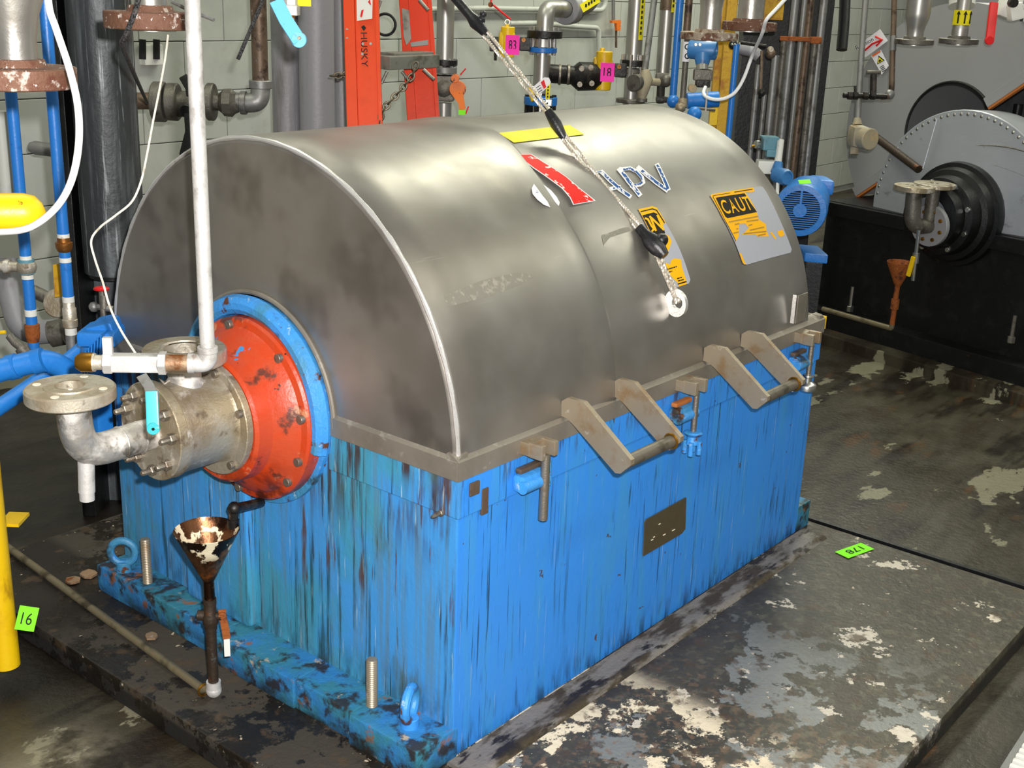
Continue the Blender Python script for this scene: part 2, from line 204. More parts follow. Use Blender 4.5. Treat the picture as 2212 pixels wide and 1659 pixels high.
# ------------------------------------------------------------------ mesh builder
class MB:
    def __init__(s): s.v = []; s.f = []; s.m = []; s.mi = 0; s.wn = False
    def add(s, vs, fs):
        k = len(s.v); s.v += [tuple(map(float, p)) for p in vs]; s.f += [tuple(i + k for i in f) for f in fs]; s.m += [s.mi] * len(fs); return s
    def box(s, c, size, ax=None, bevel=0.0):
        bm = bmesh.new(); bmesh.ops.create_cube(bm, size=1.0)
        for v in bm.verts: v.co = Vector([v.co[i] * size[i] for i in range(3)])
        if bevel: bmesh.ops.bevel(bm, geom=list(bm.edges), offset=bevel, segments=2, affect='EDGES', profile=.6)
        A = np.array(ax if ax is not None else [EX, EY, EZ]); c = np.array(c)
        bm.verts.index_update()
        vs = [c + A.T @ np.array(v.co) for v in bm.verts]; fs = [[v.index for v in f.verts] for f in bm.faces]
        bm.free(); s.wn = s.wn or bevel > 0; return s.add(vs, fs)
    def tube(s, pts, r, seg=12, bend=0.0, caps=True, nb=6):
        pts = [np.array(p, float) for p in pts]
        if bend:
            q = [pts[0]]
            for i in range(1, len(pts) - 1):
                a, b, c = pts[i - 1], pts[i], pts[i + 1]
                k = min(bend, .49 * np.linalg.norm(b - a), .49 * np.linalg.norm(c - b))
                s0 = b + nrm(a - b) * k; s1 = b + nrm(c - b) * k
                for t in np.linspace(0, 1, nb): q.append((1 - t)**2 * s0 + 2 * t * (1 - t) * b + t * t * s1)
            q.append(pts[-1]); pts = q
        n = len(pts); T = [nrm(pts[min(i + 1, n - 1)] - pts[max(i - 1, 0)]) for i in range(n)]
        u = np.cross(T[0], EZ if abs(T[0][2]) < .9 else EX); u = nrm(u); vs = []
        rs = r if isinstance(r, (list, tuple, np.ndarray)) else [r] * n
        for i in range(n):
            u = nrm(u - T[i] * u.dot(T[i])); w = np.cross(T[i], u)
            for k in range(seg):
                a = 2 * math.pi * k / seg; vs.append(pts[i] + rs[i] * (math.cos(a) * u + math.sin(a) * w))
        fs = [(i * seg + k, i * seg + (k + 1) % seg, (i + 1) * seg + (k + 1) % seg, (i + 1) * seg + k) for i in range(n - 1) for k in range(seg)]
        if caps: fs += [tuple(range(seg))[::-1], tuple((n - 1) * seg + k for k in range(seg))]
        return s.add(vs, fs)
    def lathe(s, o, axis, prof, seg=32, closed=False):
        """prof: list of (t along axis, radius); closed=True joins last ring to first"""
        a = nrm(axis); u = nrm(np.cross(a, EZ if abs(a[2]) < .9 else EX)); w = np.cross(a, u); o = np.array(o, float)
        vs = []; n = len(prof)
        for t, r in prof:
            for k in range(seg):
                g = 2 * math.pi * k / seg; vs.append(o + a * t + max(r, 1e-5) * (math.cos(g) * u + math.sin(g) * w))
        fs = [(i * seg + k, i * seg + (k + 1) % seg, ((i + 1) % n) * seg + (k + 1) % seg, ((i + 1) % n) * seg + k) for i in range(n if closed else n - 1) for k in range(seg)]
        return s.add(vs, fs)
    def cyl(s, o, axis, r, h, seg=24, bevel=0.0):
        b = bevel or min(r, h) * .08
        return s.lathe(o, axis, [(0, 0), (0, r - b), (b, r), (h - b, r), (h, r - b), (h, 0)], seg)
    def hexnut(s, o, axis, r, h):
        return s.lathe(o, axis, [(0, 0), (0, r), (h * .85, r), (h, r * .85), (h, 0)], 6)
    def bolt(s, o, axis, r, stub):
        s.hexnut(o, axis, r, r * 1.1)
        return s.lathe(np.array(o) + nrm(axis) * r * 1.1, axis, [(0, r * .55), (stub * .8, r * .55), (stub, r * .4), (stub, 0)], 8)
    def ring(s, o, axis, r0, r1, h, seg=40, bv=.002):
        return s.lathe(o, axis, [(0, r0), (0, r1 - bv), (bv, r1), (h - bv, r1), (h, r1 - bv), (h, r0)], seg, closed=True)
    def prism(s, poly, thick):
        """poly: 3-D polygon, thick: extrusion vector"""
        n = len(poly); t = np.array(thick, float); a = [np.array(p, float) for p in poly]
        return s.add(a + [p + t for p in a], [tuple(range(n))[::-1], tuple(range(n, 2 * n))] + [(i, (i + 1) % n, n + (i + 1) % n, n + i) for i in range(n)])
    def torus(s, o, axis, R, r, seg=24, rs=10, stretch=None):
        a = nrm(axis); u = nrm(np.cross(a, EZ if abs(a[2]) < .9 else EX)) if stretch is None else nrm(stretch[0]); w = np.cross(a, u); k2 = 1 if stretch is None else stretch[1]
        pts = [np.array(o) + R * (k2 * math.cos(g) * u + math.sin(g) * w) for g in np.linspace(0, 2 * math.pi, seg, endpoint=False)]
        vs = []
        for i, p in enumerate(pts):
            t = nrm(pts[(i + 1) % seg] - pts[i - 1]); n1 = np.cross(t, a)
            for k in range(rs):
                g = 2 * math.pi * k / rs; vs.append(p + r * (math.cos(g) * n1 + math.sin(g) * a))
        return s.add(vs, [(i * rs + k, ((i + 1) % seg) * rs + k, ((i + 1) % seg) * rs + (k + 1) % rs, i * rs + (k + 1) % rs) for i in range(seg) for k in range(rs)])
    def sphere(s, o, r, seg=16, sc=(1, 1, 1), ax=None):
        A = np.array(ax if ax is not None else [EX, EY, EZ]); vs = []; n = seg // 2
        for i in range(n + 1):
            th = math.pi * i / n
            for k in range(seg):
                g = 2 * math.pi * k / seg; vs.append(np.array(o) + A.T @ (r * np.array([math.sin(th) * math.cos(g) * sc[0], math.sin(th) * math.sin(g) * sc[1], math.cos(th) * sc[2]])))
        return s.add(vs, [(i * seg + k, (i + 1) * seg + k, (i + 1) * seg + (k + 1) % seg, i * seg + (k + 1) % seg) for i in range(n) for k in range(seg)])
    def build(s, name, mt, parent=None, sharp=35, label=None):
        vs = np.array(s.v); lo, hi = vs.min(0), vs.max(0); org = (lo + hi) / 2
        if parent is None: org[2] = lo[2]
        me = bpy.data.meshes.new(name); me.from_pydata([tuple(p) for p in (vs - org)], [], s.f); me.validate()
        mts = mt if isinstance(mt, (list, tuple)) else [mt]
        for q in mts: me.materials.append(M[q] if isinstance(q, str) else q)
        if len(mts) > 1 and len(me.polygons) == len(s.m): me.polygons.foreach_set('material_index', s.m)
        bm = bmesh.new(); bm.from_mesh(me); bmesh.ops.remove_doubles(bm, verts=bm.verts, dist=1e-5); bmesh.ops.dissolve_degenerate(bm, edges=bm.edges, dist=1e-6)
        bmesh.ops.recalc_face_normals(bm, faces=bm.faces); bm.to_mesh(me); bm.free()
        me.polygons.foreach_set('use_smooth', [True] * len(me.polygons)); me.set_sharp_from_angle(angle=math.radians(sharp))
        o = bpy.data.objects.new(name, me); COL.objects.link(o); place(o, org, parent)
        if label: o['label'] = label
        if s.wn:
            md = o.modifiers.new('face_weighted', 'WEIGHTED_NORMAL'); md.keep_sharp = True; md.weight = 80
        return o
WORLD = {}
def place(o, org, parent):
    WORLD[o.name] = np.array(org, float)
    if parent is not None:
        o.parent = parent; o.location = tuple(np.array(org) - WORLD[parent.name])
    else: o.location = tuple(org)
def tag(o, label, cat, group=None):
    o['label'] = label; o['category'] = cat
    if group: o['group'] = group
    return o
def thing(name, label, cat, loc, group=None):
    o = bpy.data.objects.new(name, None); o.empty_display_size = .05; COL.objects.link(o); place(o, np.array(loc, float), None)
    return tag(o, label, cat, group)
def struct(o): o['kind'] = 'structure'; return o
def textmesh(txt, fn, mtl, name, parent, offset=0.0, cuts=0):
    """flat text in a unit box (width 1, height 1), mapped through fn(u, v) -> 3-D point"""
    cu = bpy.data.curves.new('t', 'FONT'); cu.body = txt; cu.resolution_u = 3; cu.offset = offset
    ob = bpy.data.objects.new('t', cu); COL.objects.link(ob); dg = bpy.context.evaluated_depsgraph_get()
    me = bpy.data.meshes.new_from_object(ob.evaluated_get(dg)); bpy.data.objects.remove(ob, do_unlink=True); bpy.data.curves.remove(cu)
    if not len(me.vertices): return None
    bm = bmesh.new(); bm.from_mesh(me); bpy.data.meshes.remove(me)
    xs = [v.co.x for v in bm.verts]; ys = [v.co.y for v in bm.verts]; x0, x1, y0, y1 = min(xs), max(xs), min(ys), max(ys)
    for i in range(1, cuts):
        bmesh.ops.bisect_plane(bm, geom=list(bm.verts) + list(bm.edges) + list(bm.faces), plane_co=(0, y0 + (y1 - y0) * i / cuts, 0), plane_no=(0, 1, 0))
    bm.verts.index_update(); mb = MB()
    mb.add([fn((v.co.x - x0) / (x1 - x0), (v.co.y - y0) / (y1 - y0)) for v in bm.verts], [[v.index for v in f.verts] for f in bm.faces]); bm.free()
    return mb.build(name, mtl, parent)
def sheet(poly2, fn, cuts=None):
    """2-D polygon triangulated, cut into strips along v and mapped by fn; returns verts, faces"""
    bm = bmesh.new(); vs = [bm.verts.new((p[0], p[1], 0)) for p in poly2]; bm.faces.new(vs); bmesh.ops.triangulate(bm, faces=bm.faces[:])
    if cuts:
        ys = [p[1] for p in poly2]
        for y in np.arange(min(ys) + cuts, max(ys), cuts):
            bmesh.ops.bisect_plane(bm, geom=list(bm.verts) + list(bm.edges) + list(bm.faces), plane_co=(0, y, 0), plane_no=(0, 1, 0))
    bm.verts.index_update(); r = [fn(v.co.x, v.co.y) for v in bm.verts], [[v.index for v in f.verts] for f in bm.faces]; bm.free(); return r
def vpipe(px, py, d, r, ytop, ybot, seg=12):
    p = P(px, py, d=d); z0 = zat(p[0], p[1], ybot); z1 = 3.3 if ytop is None else zat(p[0], p[1], ytop)
    return MB().tube([(p[0], p[1], z0), (p[0], p[1], z1)], r, seg), p, z0, z1
def rot_axes(d, up=EZ):
    d = nrm(d); s = nrm(np.cross(up, d)); return d, s, np.cross(d, s)

# ------------------------------------------------------------------ the setting
fl = MB().box((4.0, 0.6, -.11), (13, 9.0, .1)); struct(fl.build('floor', 'floor'))
pd = MB().box((.73, .45, -.025), (2.08, 2.42, .07), bevel=.008); pado = struct(pd.build('trim_1', 'pad')); pado['label'] = 'raised concrete pad under the blue machine'
cb = MB(); cb.prism([(-.02, -.002, .008), (-.02, -.010, .022), (-.02, -.05, .017), (-.02, -.074, .020), (-.02, -.088, .016), (-.02, -.096, .008)], (1.70, 0, 0)); struct(cb.build('trim_2', 'grout'))
WY = 3.35; CH, CW = .2275, .468
w = MB().box((5.4, WY + .06, 1.45), (13, .1, 3.1)); wall = struct(w.build('wall_back', 'wall'))
bmB = MB().box((0, 0, 0), (CW - .004, .03, CH - .004), bevel=.003); blk = None
for r in range(1, 14):
    z = 1.365 + (r - 6.5) * CH
    for i in range(4, 27):
        x = (2.005 if r % 2 == 1 else 1.775) + (i - 6.5) * CW
        if blk is None:
            bmB.wn = False; blk = bmB.build('block', 'wall', wall, 8); o = blk
        else:
            o = blk.copy(); COL.objects.link(o)
        o.parent = wall; o.location = tuple(V(x, WY + .0, z) - WORLD[wall.name])
# drain grate in the corner of the floor
g0, g1 = P(2175, 1652, Z=-.055), P(2230, 1565, Z=-.055); gdir = nrm((g1 - g0) * V(1, 1, 0)); gn = np.cross(EZ, gdir); gr = thing('floor_grate', 'pale slotted drain grate let into the floor beside the concrete pad', 'grate', (g0 + g1) / 2 - EZ * .005)
for k in range(-8, 16):
    MB().box(g0 + gdir * (.0 + k * .026) - gn * .07, (.0135, .13, .012), [gdir, gn, EZ], .002).build('bar', 'white', gr)
MB().box(g0 + gdir * .09 - gn * .0, (.7, .014, .014), [gdir, gn, EZ]).build('edge_rail', 'galv', gr); MB().box(g0 + gdir * .09 - gn * .07 - EZ * .007, (.7, .14, .004), [gdir, gn, EZ]).build('drain_bed', 'black', gr)
es = MB().box((1.785, .4, .004), (.016, 2.3, .022)); struct(es.build('shadow_gap_strip', 'black'))  # black strip added to draw the dark shadow gap along the pad's back edge

# ------------------------------------------------------------------ the blue machine
mach = thing('centrifuge', 'large blue-painted centrifuge base with rust streaks on a concrete pad', 'machine', (.88, .66, .01))
BX0, BX1, BY0, BY1 = .004, 1.655, .002, 1.262
b = MB().box(((BX0 + BX1) / 2, (BY0 + BY1) / 2, .345), (BX1 - BX0, BY1 - BY0, .67), bevel=.006)
body = b.build('body', ['blue_side', 'blue_end'], mach)
for p in body.data.polygons: p.material_index = 1 if abs(p.normal.x) > .7 else 0
# top flange band all round, cut away at the bearing end
rim = MB(); zr0, zr1 = .597, .69
rim.box((.83, .001, (zr0 + zr1) / 2), (1.655, .012, zr1 - zr0), bevel=.003); rim.box((.83, 1.264, (zr0 + zr1) / 2), (1.655, .012, zr1 - zr0), bevel=.003); rim.box((1.654, .63, (zr0 + zr1) / 2), (.014, 1.26, zr1 - zr0), bevel=.003)
rim.build('top_band', 'blue_side', mach)
for y0, y1 in ((-.005, .39), (.865, 1.27)):
    MB().box((.003, (y0 + y1) / 2, (zr0 + zr1) / 2), (.013, y1 - y0, zr1 - zr0), bevel=.003).build('end_band', 'blue_end', mach)
# pilaster under the bearing and the cast arch around it
MB().box((-.006, .80, .29), (.04, .26, .40), bevel=.012).build('pilaster', 'blue_end', mach)
ac = V(0, .634, .70); arch = MB(); pts = [ac + V(-.018, .236 * math.cos(a), .236 * math.sin(a)) for a in np.linspace(-.25, math.pi + .25, 40)]
arch.tube(pts, .024, 10)
arch.build('bearing_arch', 'blue_cast', mach)
bk = MB(); bk.lathe(V(.02, .634, .697), -EX, [(0, .245), (.03, .245), (.034, .2), (.034, 0)], 48); bk.build('bearing_boss', 'blue_cast', mach)
# feet
ft = MB()
for y0, y1, x in ((.72, 1.262, -.086), (.41, .72, -.106), (.215, .41, -.100), (.0, .215, -.112)):
    ft.box(((x + .02) / 2, (y0 + y1) / 2, .047), (.02 - x, y1 - y0, .078), bevel=.005)
ft.build('foot', 'blue_foot', mach); MB().box((1.69, .60, .055), (.09, 1.2, .09), bevel=.005).build('foot', 'blue_foot', mach)
for y, h in ((1.068, .135), (.2, .125)):
    s = MB(); prof = [(0, 0), (0, .0125)]
    for k in range(int(h / .005)): prof += [(.005 * k + .001, .0135), (.005 * k + .004, .0118)]
    prof += [(h, .0115), (h + .001, 0)]; s.lathe((-.052, y, .082), EZ, prof, 12); s.build('stud', 'handle', mach)
e = MB(); e.torus((-.054, 1.176, .142), nrm(V(.75, .65, 0)), .034, .0105, 28, 10); e.cyl((-.054, 1.176, .084), EZ, .02, .03); e.build('eye_bolt', 'blue_cast', mach)
e = MB(); e.torus((-.05, .082, .142), nrm(V(.45, -.9, 0)), .036, .0115, 28, 10); e.cyl((-.05, .082, .084), EZ, .021, .025); e.build('eye_bolt', 'blue_cast', mach)
# nameplate
pc = [P(*q, Y=-.0005) for q in ((1394, 1122), (1480, 1074), (1478, 1142), (1470, 1152), (1388, 1200), (1391, 1128))]
npl = MB().prism(pc, (0, -.004, 0)).build('nameplate', 'plate', mach)
for q, l in (((1425, 1132), 4), ((1455, 1145), 9), ((1435, 1155), 8), ((1409, 1166), 5), ((1413, 1160), 3)):
    c = P(*q, Y=-.005); MB().box(c, (l * .001 + .004, .001, .0022)).build('stamped_line', 'cream', npl)
bl = MB(); bl.bolt(P(955, 1107, X=.0), -EX, .008, .022); bl.build('cover_screw', 'nut', mach)
# small square lug under the skirt near the corner and the rusty bracket remains
MB().box(P(1046, 1082, Y=-.004), (.02, .008, .06), bevel=.002).build('weld_lug', 'brownpipe', mach)
MB().box(P(1025, 1055, Y=-.014), (.03, .006, .03), bevel=.003).build('weld_lug', 'brownpipe', mach)

# ------------------------------------------------------------------ orange bearing cover
og = thing('bearing_cover', 'round orange bearing cover with worn paint on the machine end', 'cover', (-.06, .62, .47))
o = MB(); AX = V(-1, 0, 0); oc = V(-.004, .623, .694)
o.lathe(oc, AX, [(0, .05), (0, .214), (.006, .22), (.04, .22), (.046, .215), (.05, .20), (.066, .187), (.085, .163), (.092, .154), (.108, .151), (.128, .151), (.135, .144), (.136, .06)], 64, closed=True)
o.build('cover', 'orange', og, 25)
for a in (8, 50, 102, 150, 208, 262, 318, 338):
    c = oc + V(-.046, -.203 * math.cos(math.radians(a)), .203 * math.sin(math.radians(a)))
    MB().cyl(c, AX, .0105, .012, 12).build('cap_screw', 'nut', og)
# dark drip elbow under it
dr = MB(); dp = [P(565, 1085, X=-.03), P(525, 1094, X=-.10), P(506, 1098, X=-.13)]; dr.tube(dp, .011, 10, .02); q = dp[-1]; dr.tube([q, q + V(-.005, 0, -.04)], .0115, 10); dr.sphere(q, .016, 12); dr.cyl(q + V(-.005, 0, -.046), EZ, .0145, .02, 12)
dr.build('drip_elbow', 'blackiron', og)

# ------------------------------------------------------------------ inlet manifold
iy, iz = .612, .708
man = thing('inlet_manifold', 'weathered steel inlet manifold bolted to the orange cover', 'pipe fitting', (-.3, iy, .59))
c = MB(); c.ring(V(-.140, iy, .702), AX, .05, .131, .018, 48); c.build('mounting_flange', 'cast', man)
c = MB(); c.lathe(V(-.15, iy, iz), AX, [(0, .03), (0, .112), (.012, .105), (.02, .103), (.128, .103), (.134, .107), (.142, .107), (.142, .03)], 48, closed=True); c.build('barrel', 'cast', man)
for a in (20, 75, 130, 200, 255, 310):
    MB().cyl(V(-.155, iy - .118 * math.cos(math.radians(a)), .702 + .118 * math.sin(math.radians(a))), AX, .009, .014, 10).build('cap_screw', 'nut', man)
c = MB(); c.ring(V(-.292, iy, iz + .004), AX, .03, .110, .024, 48); c.build('end_flange', 'cast', man)
for a in (5, 40, 75, 125, 158, 195, 235, 275, 318):
    p = V(-.316, iy - .086 * math.cos(math.radians(a)), iz + .004 + .086 * math.sin(math.radians(a))); nb = MB(); nb.bolt(p, AX, .0125, .02); nb.build('nut', 'nut', man)
fx, fz = -.484, .862
el = MB(); el.tube([V(-.312, iy, iz - .0), V(fx, iy, iz - .004), V(fx - .010, iy, fz - .03)], .0345, 24, .12, nb=14); el.build('elbow', 'elbow', man)
for t in (-.345, -.39): MB().torus((t, iy, iz - .002), EX, .0343, .0022, 28, 6).build('weld_bead', 'elbow', man)
c = MB(); fo = V(fx - .011, iy, fz - .034)
c.lathe(fo, EZ, [(0, .04), (0, .086), (.003, .089), (.024, .089), (.028, .085), (.028, .052), (.031, .051), (.031, .029), (.0, .029)], 48, closed=True); fa = c.build('elbow_flange', 'flange', man)
MB().lathe(fo + V(0, 0, .032), EZ, [(0, .0292), (-.04, .0292), (-.05, .0)], 32).build('bore', 'bore', fa)
for a in (35, 125, 215, 305):
    h = fo + V(.069 * math.cos(math.radians(a)), .069 * math.sin(math.radians(a)), .0265); MB().cyl(h, EZ, .0085, .0024, 16, .0004).build('bolt_hole', 'cream', fa)
st = MB(); st.tube([V(fx + .012, iy, iz - .02), V(fx + .008, iy, iz - .088)], .0172, 16); st.tube([V(fx + .008, iy, iz - .088), V(fx + .0075, iy, iz - .106)], .0155, 16); st.build('drain_stub', 'white_pipe', man)
# top neck and ring flange
nx = -.221; c = MB(); c.lathe(V(nx, iy, .795), EZ, [(0, .05), (.018, .036), (.065, .036)], 32); c.box((nx + .07, iy, .812), (.055, .012, .046), bevel=.003); c.build('neck', 'elbow', man)
c = MB(); ro = V(nx + .003, iy, .849); c.lathe(ro, EZ, [(0, .045), (0, .086), (.004, .09), (.030, .09), (.034, .086), (.034, .053), (.030, .051), (.030, .043), (0, .043)], 48, closed=True); rf = c.build('ring_flange', 'cast', man)
MB().lathe(ro + V(0, 0, .03), EZ, [(.003, .044), (-.03, .043), (-.04, .04), (-.04, 0)], 32).build('bore', 'bore', rf)
wr = MB(); wr.tube([P(345, 818, Y=iy + .02), P(368, 842, Y=iy - .02)], .0022, 6); wr.tube([P(366, 822, Y=iy), P(352, 832, Y=iy), P(343, 850, Y=iy)], .0022, 6, .01); wr.build('tie_wire', 'wire', man)

# ------------------------------------------------------------------ white drop pipe and ball valve
dpd = 2.32
wp = P(449, 768, d=dpd); dirv = nrm(P(215, 790, d=dpd - .02) - P(430, 792, d=dpd))
dropp = thing('drop_pipe', 'chalky white vertical pipe in front of the grey dome, with elbow and ball valve', 'pipe', (wp[0], wp[1], .8))
ez_ = zat(wp[0], wp[1], 785); E0 = V(wp[0], wp[1], ez_)
MB().tube([E0 + V(0, 0, .02), V(wp[0], wp[1], 3.3)], .0140, 20).build('riser', 'white_pipe', dropp)
c = MB(); c.tube([E0 + V(0, 0, .032), E0, E0 + dirv * .032], .0178, 18, .03, nb=10); c.cyl(E0 + V(0, 0, .022), EZ, .0195, .012, 20); c.cyl(E0 + dirv * .026, dirv, .0195, .012, 20); c.build('pipe_elbow', 'white_pipe', dropp)
c = MB(); c.tube([E0 + dirv * .03, E0 + dirv * .085], .0165, 16); c.build('nipple', 'rustnipple', dropp)
vax = rot_axes(dirv)
c = MB(); c.box(E0 + dirv * .135, (.10, .030, .034), vax, .006); c.hexnut(E0 + dirv * .078, dirv, .023, .016); c.hexnut(E0 + dirv * .178, dirv, .022, .018); c.box(E0 + dirv * .185 + V(0, 0, .03), (.018, .014, .04), vax, .002); c.build('valve_body', 'white_pipe', dropp)
c = MB(); c.tube([E0 + dirv * .19, E0 + dirv * .212], .0145, 14); c.tube([E0 + dirv * .21, E0 + dirv * .216], .018, 14); c.build('coupling', 'flange', dropp)
c = MB(); c.lathe(E0 + dirv * .214, dirv, [(0, .012), (0, .019), (.022, .019), (.032, .012), (.034, 0)], 16); c.build('brass_cap', 'brass', dropp)
vv = nrm(CAM - E0); vv = nrm(vv - EZ * vv[2]); hp = [P(306, 812, d=dpd - .035), P(322, 835, d=dpd - .05), P(328, 852, d=dpd - .06), P(331, 925, d=dpd - .06)]
def strap(mb, pts, wdt, th, side):
    for a, b2 in zip(pts[:-1], pts[1:]):
        a, b2 = np.array(a), np.array(b2); d = nrm(b2 - a); s_ = nrm(side - d * np.dot(side, d)); n_ = np.cross(d, s_)
        mb.box((a + b2) / 2, (np.linalg.norm(b2 - a) + th * .6, wdt, th), [d, s_, n_], th * .3)
    return mb
lv = strap(MB(), hp[:3], .020, .004, dirv).build('lever', 'galv', dropp)
gp = MB(); strap(gp, [hp[2] + V(0, 0, .004), hp[3]], .0235, .010, dirv); gp.cyl(hp[3] - vv * .005, vv, .0118, .010, 16); g_ = gp.build('grip', 'teal', dropp)
MB().cyl(hp[3] + vv * .0045, vv, .003, .0012, 10).build('grip_hole', 'sealblack', g_)

# ------------------------------------------------------------------ stainless hood
HX1 = 1.578; XS = .552
hood = thing('machine_hood', 'half-round stainless steel hood over the blue machine, with worn decals', 'cover', (.8, HY, .684))
def hp_(x, a, off=0.0): return V(x, HY - (HR + off) * math.cos(a), HZ + (HR + off) * math.sin(a))
def shell(x0, x1, r0, r1, rb=0.0, cap0=False):
    mb = MB(); A = np.linspace(-.055, math.pi + .055, 72); xs = [x0, x1] if not rb else [x0, x0 + rb * .3, x0 + rb, x1]; ro = [r0, r1] if not rb else [r0 - rb, r0 - rb * .3, r0, r1]
    n = len(A); vs = []
    for x, r in zip(xs, ro): vs += [hp_(x, a, r - HR) for a in A]
    for x, r in zip(xs[::-1], ro[::-1]): vs += [hp_(x, a, r - HR - .004) for a in A]
    k = 2 * len(xs)
    fs = [(i * n + j, i * n + j + 1, ((i + 1) % k) * n + j + 1, ((i + 1) % k) * n + j) for i in range(k) for j in range(n - 1)]
    fs += [tuple(i * n for i in range(k)), tuple(i * n + n - 1 for i in range(k))]; return mb.add(vs, fs)
s1 = MB(); A = np.linspace(-.055, math.pi + .055, 90)
def seamx(a): return XS + .115 * max(0, (math.sin(a) - .55) / .45)**4     # the overlap edge wanders toward the back at the crown
xs = [.014, .006, .0]; 
rows = []
for x, off in ((.0, -.016), (.004, -.006), (.014, 0.001)): rows.append([hp_(x, a, off) for a in A])
for t in np.linspace(.15, 1, 8): rows.append([hp_(.014 + (seamx(a) - .014) * t, a, .001 + .007 * max(0, t - .85) / .15) for a in A])
for dx, off in ((.010, .003), (.022, -.001)): rows.append([hp_(seamx(a) + dx, a, off) for a in A])
for t in np.linspace(.1, 1, 10): rows.append([hp_(seamx(a) + .022 + (HX1 - .012 - seamx(a) - .022) * t, a, -.001) for a in A])
rows.append([hp_(HX1 - .003, a, -.006) for a in A]); rows.append([hp_(HX1, a, -.014) for a in A])
n = len(A); vs = [p for r in rows for p in r]; s1.add(vs, [(i * n + j, i * n + j + 1, (i + 1) * n + j + 1, (i + 1) * n + j) for i in range(len(rows) - 1) for j in range(n - 1)])
s1.build('shell', 'hood', hood, 50)
# end plates (near one with the shaft cut-out)
ep = MB(); A2 = np.linspace(0, math.pi, 64); arcc = V(0, .634, .702); AR = .262
outer = [hp_(0, a, -.014) for a in A2]; inner = [V(0, arcc[1] - AR * math.cos(a), arcc[2] + AR * math.sin(a)) for a in A2]
vs = outer + inner; n = len(A2); ep.add(vs, [(j, j + 1, n + j + 1, n + j) for j in range(n - 1)])
ep.add([p + V(.004, 0, 0) for p in vs], [(j, j + 1, n + j + 1, n + j) for j in range(n - 1)]); ep.build('end_plate', 'hood', hood)
cl = MB(); cl.tube([p + V(-.004, 0, 0) for p in inner], .006, 8); cl.build('cutout_edge', 'skirt', hood)
MB().prism([hp_(HX1 - .002, a, -.014) for a in np.linspace(0, math.pi, 64)], (-.004, 0, 0)).build('end_plate', 'hood', hood)
bd = MB(); bd.tube([hp_(.006, a, -.0035) for a in np.linspace(-.0, math.pi, 80)], [.0055 + .0009 * math.sin(k * 1.9) for k in range(80)], 8); bd.build('weld_bead', 'bead', hood)
# skirt rail
sk = MB(); z0, z1 = .684, .74
def rail(mb, a, b2, out):
    a, b2, out = V(*a), V(*b2), V(*out); poly = [a + out * .004, a + out * .004 + EZ * .042, a - out * .010 + EZ * .053, a - out * .03 + EZ * .056, a - out * .03]
    return mb.prism(poly, b2 - a)
rail(sk, (-.008, -.004, z0), (1.662, -.004, z0), (0, -1, 0)); rail(sk, (-.008, 1.30, z0), (1.662, 1.30, z0), (0, 1, 0)); rail(sk, (1.66, -.004, z0), (1.66, 1.30, z0), (1, 0, 0))
sk.build('skirt', 'skirt', hood)
for y0, y1 in ((-.0035, .398), (.87, 1.3)):
    q = MB(); rail(q, (-.005, y0, z0), (-.005, y1, z0), (-1, 0, 0)); q.build('end_skirt', 'skirt', hood)
MB().box((.02, 1.325, .705), (.06, .05, .045), bevel=.006).build('hinge_lug', 'skirt', hood)
MB().box((1.60, .645, .728), (.12, 1.25, .012)).build('rear_shelf', 'skirt', hood)
MB().box((1.668, .008, .712), (.006, .03, .04)).build('gasket_end', 'yellow', hood)
MB().box(P(1714, 668, Y=-.006), (.003, .012, .085), bevel=.001).build('seam_lug', 'bead', hood)
MB().box(P(1731, 665, Y=.003), (.06, .004, .085), bevel=.001).build('seam_plate', 'skirt', hood)
# two lift handles
for xa, xb in ((.355, .556), (.970, 1.167)):
    h = MB()
    for x in (xa, xb):
        q = [(x - .007, y, z) for y, z in ((.004, .772), (-.012, .784), (-.057, .784), (-.192, .684), (-.192, .672), (-.166, .645), (-.153, .643), (-.03, .726), (-.012, .735), (.004, .737))]
        MB().prism(q, (.014, 0, 0)).build('handle_arm', 'handle', hood)
    MB().tube([(xa + .007, -.168, .668), (xb - .007, -.168, .668)], .0148, 20).build('grip', 'grip', hood)
    MB().torus((xb - .0085, -.168, .668), EX, .0175, .003, 20, 6).build('grip_collar', 'brass', hood)
# eye plate for the rope and three latch forks
ey_ = hp_(.827, math.radians(19.5), .0); out = nrm(V(0, -math.cos(.34), math.sin(.34))); tan = nrm(V(0, math.sin(.34), math.cos(.34)))
lug = MB(); u = out; poly = []
lo_, hi_ = .0165, .034
for k in range(28):
    g = 2 * math.pi * k / 28; poly.append((math.cos(g), math.sin(g)))
vs = []; cc0 = ey_ + u * .022
for dx in (-.006, .006):
    for (cx_, sy_) in poly: vs.append(cc0 + EX * dx + (u * cx_ + tan * sy_ * 1.12) * .031)
    for (cx_, sy_) in poly: vs.append(cc0 + EX * dx + u * .006 + (u * cx_ + tan * sy_) * .0155)
K = 28; fs = []
for i in range(K):
    j = (i + 1) % K; fs += [(i, j, K + j, K + i), (2 * K + i, 3 * K + i, 3 * K + j, 2 * K + j), (i, 2 * K + i, 2 * K + j, j), (K + i, K + j, 3 * K + j, 3 * K + i)]
lug.add(vs, fs); lug.build('eye_plate', 'bead', hood)
